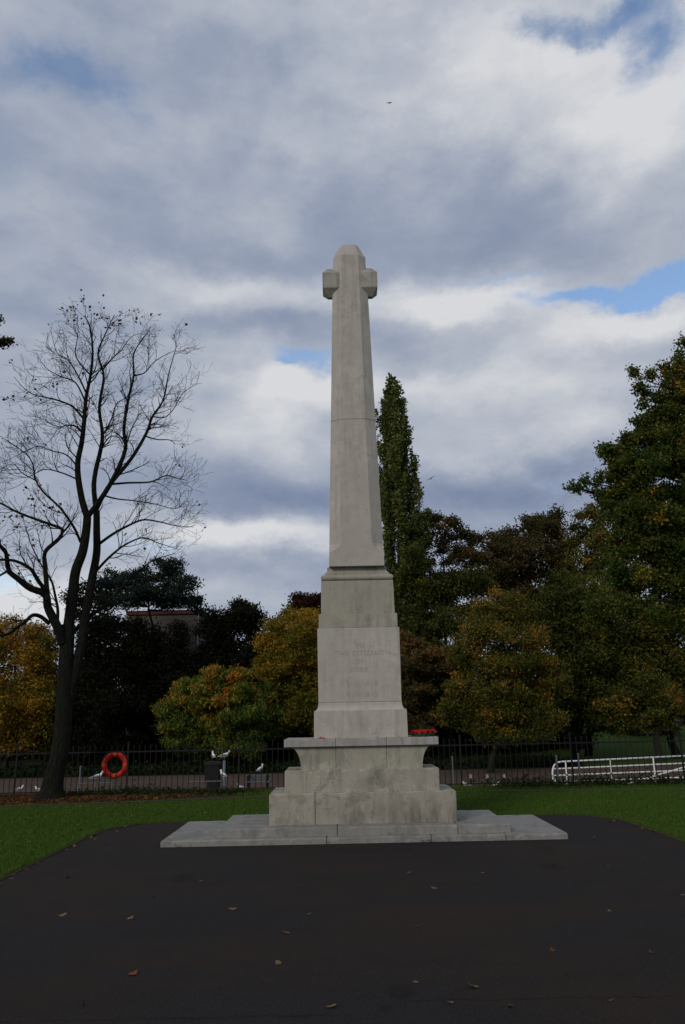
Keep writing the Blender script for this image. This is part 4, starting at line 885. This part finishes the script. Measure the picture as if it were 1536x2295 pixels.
T('young_tree', 'rounded autumn tree on a single grey trunk right of the memorial', 'tree', gbase(1098, 36.5), [(1130,1350,48,26,.18),(1090,1375,48,36,.08),(1160,1375,38,36,.12),(1060,1420,42,36,.05),(1120,1430,70,44),(1190,1440,40,36,.2),(1050,1470,36,36),(1130,1490,80,44),(1220,1490,44,36,.1),(1240,1520,30,34,.05),(1050,1540,50,40,.05),(1120,1560,80,44,-.05),(1200,1560,60,44),(1020,1590,36,34),(1080,1610,60,40),(1160,1620,70,40,-.05),(1220,1610,36,36,.1),(1020,1580,30,26),(1110,1645,50,20,-.1),(1190,1645,34,20)], L_olive, 36.5, .11, 2.1, .15, .36, bark=M_bark2, vshift=.14, trunk_to=at(1120, 1360, 36.5))
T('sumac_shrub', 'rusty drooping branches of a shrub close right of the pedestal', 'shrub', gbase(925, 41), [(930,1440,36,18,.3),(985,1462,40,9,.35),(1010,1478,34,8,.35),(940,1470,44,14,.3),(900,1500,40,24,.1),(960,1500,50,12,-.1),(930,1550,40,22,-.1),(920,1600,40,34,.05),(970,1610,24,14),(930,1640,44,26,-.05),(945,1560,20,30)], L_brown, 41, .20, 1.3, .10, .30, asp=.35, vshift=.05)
T('small_tree', 'small grey green tree standing on the far lawn at the right', 'tree', gbase(1480, 42), [(1400,1560,50,34),(1450,1540,50,36),(1490,1570,40,36),(1370,1590,40,28),(1430,1600,60,30),(1480,1610,36,24),(1350,1615,24,16),(1400,1620,40,16)], L_olive, 42, .15, 1.4, .22, .40, bark=M_bark2, vshift=.10, trunk_to=at(1470, 1560, 42))
T('orange_tree', 'rusty orange tree glimpsed at the right edge above the lawn', 'tree', gbase(1540, 62), [(1520,1560,30,26,.2),(1540,1590,30,26,.3),(1560,1560,40,40,.2),(1530,1530,24,20,.1)], L_brown, 62, .2, 1.3, .2, .5, vshift=.2)
rt = T('tall_tree', 'tall green and brown leafed tree towering at the right edge', 'tree', gbase(1640, 27), [
    (1526,772,10,16,.1),(1522,800,16,22,.05),(1535,840,26,26,.1),(1490,820,16,12),(1460,838,14,10),(1418,835,9,14,.1),(1432,862,12,14,.2),(1450,880,16,12,.15),(1480,890,16,14,.2),(1520,890,30,22,.15),(1440,905,18,14,.1),(1500,930,30,20,.1),
    (1430,940,12,12),(1540,950,40,34),(1400,985,20,14),(1440,980,34,18,.05),(1490,985,40,24,.1),(1370,1015,22,16),(1420,1025,40,20,.05),(1480,1040,50,26),(1385,1050,34,18,-.05),(1540,1030,50,40),
    (1345,1075,16,10),(1310,1082,14,8),(1285,1090,14,9),(1400,1085,40,18,-.15),(1375,1115,26,16,.05),(1450,1100,60,28,-.1),(1530,1110,60,40,-.05),(1385,1150,36,22,-.05),(1440,1160,60,26),(1510,1180,60,36,-.05),
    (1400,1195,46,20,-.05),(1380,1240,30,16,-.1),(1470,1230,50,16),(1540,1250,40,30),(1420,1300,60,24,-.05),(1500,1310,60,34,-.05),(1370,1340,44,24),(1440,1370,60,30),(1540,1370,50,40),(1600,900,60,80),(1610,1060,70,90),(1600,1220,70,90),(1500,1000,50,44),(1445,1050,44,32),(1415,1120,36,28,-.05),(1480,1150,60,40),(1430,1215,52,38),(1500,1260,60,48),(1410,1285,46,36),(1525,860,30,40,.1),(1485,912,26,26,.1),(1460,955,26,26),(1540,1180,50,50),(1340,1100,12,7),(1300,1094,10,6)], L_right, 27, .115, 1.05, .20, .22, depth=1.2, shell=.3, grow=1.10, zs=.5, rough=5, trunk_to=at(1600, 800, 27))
for px, rr, h, Y in ((-40, 90, 60, 52), (90, 90, 70, 54), (210, 90, 80, 52), (330, 90, 70, 53), (450, 90, 80, 51), (570, 90, 80, 53), (690, 90, 70, 50), (800, 90, 70, 52), (910, 90, 80, 51), (1010, 90, 70, 53), (1120, 90, 80, 52), (1225, 70, 80, 50)):
    T('dark_shrub', 'dark evergreen shrub in the shade under the trees', 'shrub', gbase(px, Y), [(px, 1600, rr, h), (px-40, 1655, rr*.8, 60), (px+40, 1660, rr*.8, 55), (px, 1520, rr*.6, 50)], L_yew, Y, .22, 2.0, .1, .6, group='shaded shrubs under the trees', limbs=True)
for i, (px, Y) in enumerate(((1340, 86), (1420, 90), (1500, 95), (1580, 92), (1280, 84))):
    T('woodland_tree', 'dim wooded background tree beyond the far lawn', 'tree', gbase(px, Y), [(px, 1560, 70, 50), (px-30, 1500, 50, 50), (px+40, 1500, 50, 50), (px, 1600, 70, 30)], L_olive, Y, .3, 1.0, .3, .9, group='trees beyond the far lawn', vshift=-.1)
# ivy ground cover at the wood's edge
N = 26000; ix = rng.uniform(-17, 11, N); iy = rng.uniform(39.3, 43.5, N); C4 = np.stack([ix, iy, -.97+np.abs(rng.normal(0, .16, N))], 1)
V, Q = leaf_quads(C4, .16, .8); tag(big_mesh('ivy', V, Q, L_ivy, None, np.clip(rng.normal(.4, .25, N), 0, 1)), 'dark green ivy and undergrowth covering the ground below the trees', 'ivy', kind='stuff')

# ------------------------------------------------------------------ stone house behind the evergreens
HY = 51.0
M_hw = stone('house_stone', (.12, .102, .088), (.05, .045, .04), .6, .3); M_roof = plain('clay_roof', (.075, .032, .024), .9, 0, .3, 6); M_glass = plain('window_glass', (.02, .022, .026), .2)
hl, hr = at(288, 1372, HY), at(450, 1372, HY); hx0, hx1 = float(hl[0]), float(hr[0]); hz = float(at(450, 1364, HY)[2])
hs = empty('stone_house', ((hx0+hx1)/2, HY+3, -1), 'weathered stone house with brick eaves half hidden behind dark evergreens', 'house')
obj('wall', box(hx0, hx1, HY, HY+7, -1.1, hz-.35), M_hw, hs)
obj('eaves', box(hx0-.12, hx1+.12, HY-.12, HY+7.12, hz-.347, hz-.10), M_roof, hs, bevel=.02)
obj('roof', loft([rect_ for rect_ in ([(hx0-.2, HY-.2, hz-.097), (hx1+.2, HY-.2, hz-.097), (hx1+.2, HY+7.2, hz-.097), (hx0-.2, HY+7.2, hz-.097)], [(hx0+2, HY+2.6, hz+.28), (hx1-2, HY+2.6, hz+.28), (hx1-2, HY+4.4, hz+.28), (hx0+2, HY+4.4, hz+.28)])]), M_roof, hs)
obj('drainpipe', rod((hx1-.12, HY-.06, -1), (hx1-.12, HY-.06, hz-.35), .05), plain('pipe_pale', (.25, .25, .27), .6), hs)

# ------------------------------------------------------------------ dark car parked beyond the lawn
cx_, cy_ = float(at(1462, 1640, 56)[0]), 56.0; cz = float(at(1462, 1645, 56)[2])-.15; 
cz = ground_z(cx_, cy_)
car = empty('parked_car', (cx_, cy_, cz), 'dark parked car seen under the small tree on the far lawn', 'car')
M_carp = plain('car_dark_paint', (.012, .012, .03), .25); 
sec = [(-.75,.35,.55),(-.72,.75,.78),(-.6,.9,.8),(-.45,1.35,.62),(.0,1.45,.6),(.7,1.42,.6),(1.3,.95,.78),(2.1,.85,.78),(2.25,.6,.7),(2.25,.35,.6)]
prof = [(-1.95,.3),(-2.0,.7),(-1.8,.92),(-1.25,.98),(-.75,1.42),(.6,1.46),(1.15,1.02),(1.9,.90),(2.02,.6),(1.98,.3)]
ringL = [[(cx_+x*.9, cy_+s*(.82 if z < 1.05 else .62), cz+z) for x, z in prof] for s in (-1, 1)]
obj('body', loft(ringL), M_carp, car, bevel=.05)
obj('window', loft([[(cx_+x*.9, cy_+s*.70, cz+z) for x, z in ((-.95,1.05),(-.68,1.36),(.5,1.38),(.9,1.07))] for s in (-1.03, 1.03)]), M_glass, car)
for x in (-1.2, 1.2):
    for s in (-1, 1): obj('wheel', tube([(cx_+x, cy_+s*.70, cz+.32), (cx_+x, cy_+s*.86, cz+.32)], .32, 18), M_iron, car)
for s in (-1, 1): obj('headlight', box(cx_-1.83, cx_-1.76, cy_+s*.55-.15, cy_+s*.55+.15, cz+.62, cz+.78), M_white, car)
